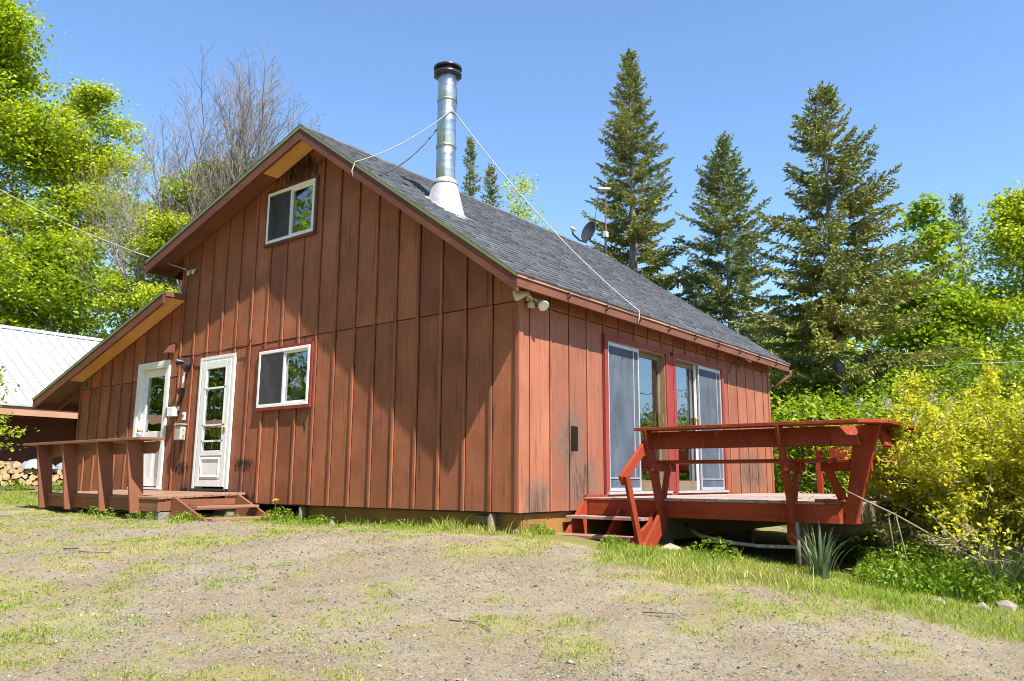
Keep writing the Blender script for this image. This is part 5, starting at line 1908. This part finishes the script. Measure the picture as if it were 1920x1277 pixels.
# ------------------------------------------------------------------ ground cover: grass, gravel, litter
r = np.random.default_rng(171)
cand = 1500000
x = r.uniform(-14, 7.4, cand)
y = r.uniform(-6, 4.2, cand)
depth = (x - CAM.x) * cf.x + (y - CAM.y) * cf.y
lat = (x - CAM.x) * cr.x + (y - CAM.y) * cr.y
ok = (depth > 3.6) & (np.abs(lat) < depth * .70 + 1.6)
lw, pt = lawn(x, y), patch(x, y)
fine = vnoise(x, y, .14, 3)
under = (((x > 0) & (x < 3.2) & (y > 1.5)) | ((x < 0) & (y > .1) & (x > -11.2)) | ((x > -9.1) & (x < -5.2) & (y > -1.35)) | ((x > .08) & (x < 1.0) & (y > .0) & (y < 1.4)))
pr = np.clip(lw * .42 + np.clip(pt * 1.5 - .25, 0, 1) * np.clip((fine - .44) * 5, 0, 1) * .75 + .05 * (fine > .52), 0, .8)
tf = np.clip((vnoise(x - 9, y + 21, .30, 2) - .66) * 9, 0, 1) * np.clip((vnoise(x + 3, y - 8, 1.7, 2) - .38) * 5, 0, 1)
pr = np.maximum(pr, tf * .8) * (1 - .45 * lw * np.clip((fine - .4) * 5, 0, 1))
pr *= np.clip(4.6 / np.maximum(depth, 3.), 0, 1) ** .6
ok &= (r.random(cand) < pr) & ~under
x, y, lw, depth = x[ok], y[ok], lw[ok], depth[ok]
n = len(x)
foot = np.exp(-((y - np.interp(x, BX, BY) - .25) / .3) ** 2) * (x > -4) * (x < 4)
tuft = np.clip((vnoise(x + 5, y + 3, .22, 2) - .5) * 5, 0, 1)
ln = (.012 + .024 * r.random(n) + lw * .045 * r.random(n) + foot * lw * (.04 + .14 * tuft) * r.random(n)) * np.where(r.random(n) < .02, 1.8, 1.)
d = np.stack([r.normal(size=n) * .42, r.normal(size=n) * .42, np.ones(n)], 1)
d /= np.linalg.norm(d, axis=1)[:, None]
nearf = np.exp(-((x / 16) ** 4 + ((y + 1) / 12) ** 4))
zg = gz(x, y) + nearf * ((vnoise(x, y, .9, 4) - .5) * .07 + (vnoise(x + 7, y, .16, 3) - .5) * .035) + nearf * lw * .02
v, f = blades(np.stack([x, y, zg - .003], 1), d, ln, .0024 + .002 * r.random(n) + .0003 * depth, r)
tag(link('grass', np_mesh('grass', v, f, M['grass'])), kind='stuff')

cand = 330000
x = r.uniform(-13, 6.2, cand)
y = r.uniform(-6, 1.4, cand)
depth = (x - CAM.x) * cf.x + (y - CAM.y) * cf.y
lat = (x - CAM.x) * cr.x + (y - CAM.y) * cr.y
gv = vnoise(x + 30, y + 12, .8, 3)
pr = np.clip((gv - .40) * 3, .06, 1) * (1 - lawn(x, y)) * (1 - .65 * patch(x, y)) + .02
ok = (depth > 3.6) & (np.abs(lat) < depth * .70 + .4) & (r.random(cand) < pr * np.clip(5 / np.maximum(depth, 3), 0, 1))
ok &= ~((x < 0) & (y > .1))
x, y = x[ok], y[ok]
n = len(x)
base = np.array([(1, 0, 0), (-.5, .86, 0), (-.5, -.86, 0), (.1, .1, 1), (-.1, 0, -1)])
fc = np.array([(0, 1, 3), (1, 2, 3), (2, 0, 3), (1, 0, 4), (2, 1, 4), (0, 2, 4)])
s = .0042 + .010 * r.random(n) ** 3 * (1 + (r.random(n) < .03) * 1.2)
an = r.uniform(0, 6.28, n)
pts = base[None] * r.uniform(.6, 1.2, (n, 5, 1)) * np.array([1.25, .9, .55])
ca, sa = np.cos(an)[:, None], np.sin(an)[:, None]
px = pts[..., 0] * ca - pts[..., 1] * sa
py = pts[..., 0] * sa + pts[..., 1] * ca
nearf = np.exp(-((x / 16) ** 4 + ((y + 1) / 12) ** 4))
zg = gz(x, y) + nearf * ((vnoise(x, y, .9, 4) - .5) * .07 + (vnoise(x + 7, y, .16, 3) - .5) * .035)
v = np.stack([x[:, None] + px * s[:, None], y[:, None] + py * s[:, None], zg[:, None] + pts[..., 2] * s[:, None] + .001], -1).reshape(-1, 3)
f = (fc[None] + (np.arange(n) * 5)[:, None, None]).reshape(-1, 3)
tag(link('gravel', np_mesh('gravel', v, f, M['gravel'])), kind='stuff')

# dead leaves, bits of straw and bark
n = 11000
x = r.uniform(-8, 6, n)
y = r.uniform(-6, .6, n)
zg = gz(x, y) + (vnoise(x, y, .9, 4) - .5) * .07 + (vnoise(x + 7, y, .16, 3) - .5) * .035
v, f = leaf_quads(np.stack([x, y, zg + .006], 1), .017 + .02 * r.random(n) ** 3, r, up=1.6, asp=.5, fold=.3)
n2 = 24000
x = r.uniform(-8, 6, n2)
y = r.uniform(-6, .4, n2)
zg = gz(x, y) + (vnoise(x, y, .9, 4) - .5) * .07 + (vnoise(x + 7, y, .16, 3) - .5) * .035
d = r.normal(size=(n2, 3))
d[:, 2] = np.abs(d[:, 2]) * .12
d /= np.linalg.norm(d, axis=1)[:, None]
v2, f2 = blades(np.stack([x, y, zg + .006], 1), d, r.uniform(.02, .08, n2), np.full(n2, .004), r, .05)
tag(link('leaf_litter', np_mesh('leaf_litter', np.concatenate([v, v2]), [f, f2[0] + len(v), f2[1] + len(v)], M['litter'])), kind='stuff')

for o in bpy.data.objects:
    if '_loc' in o:
        del o['_loc']
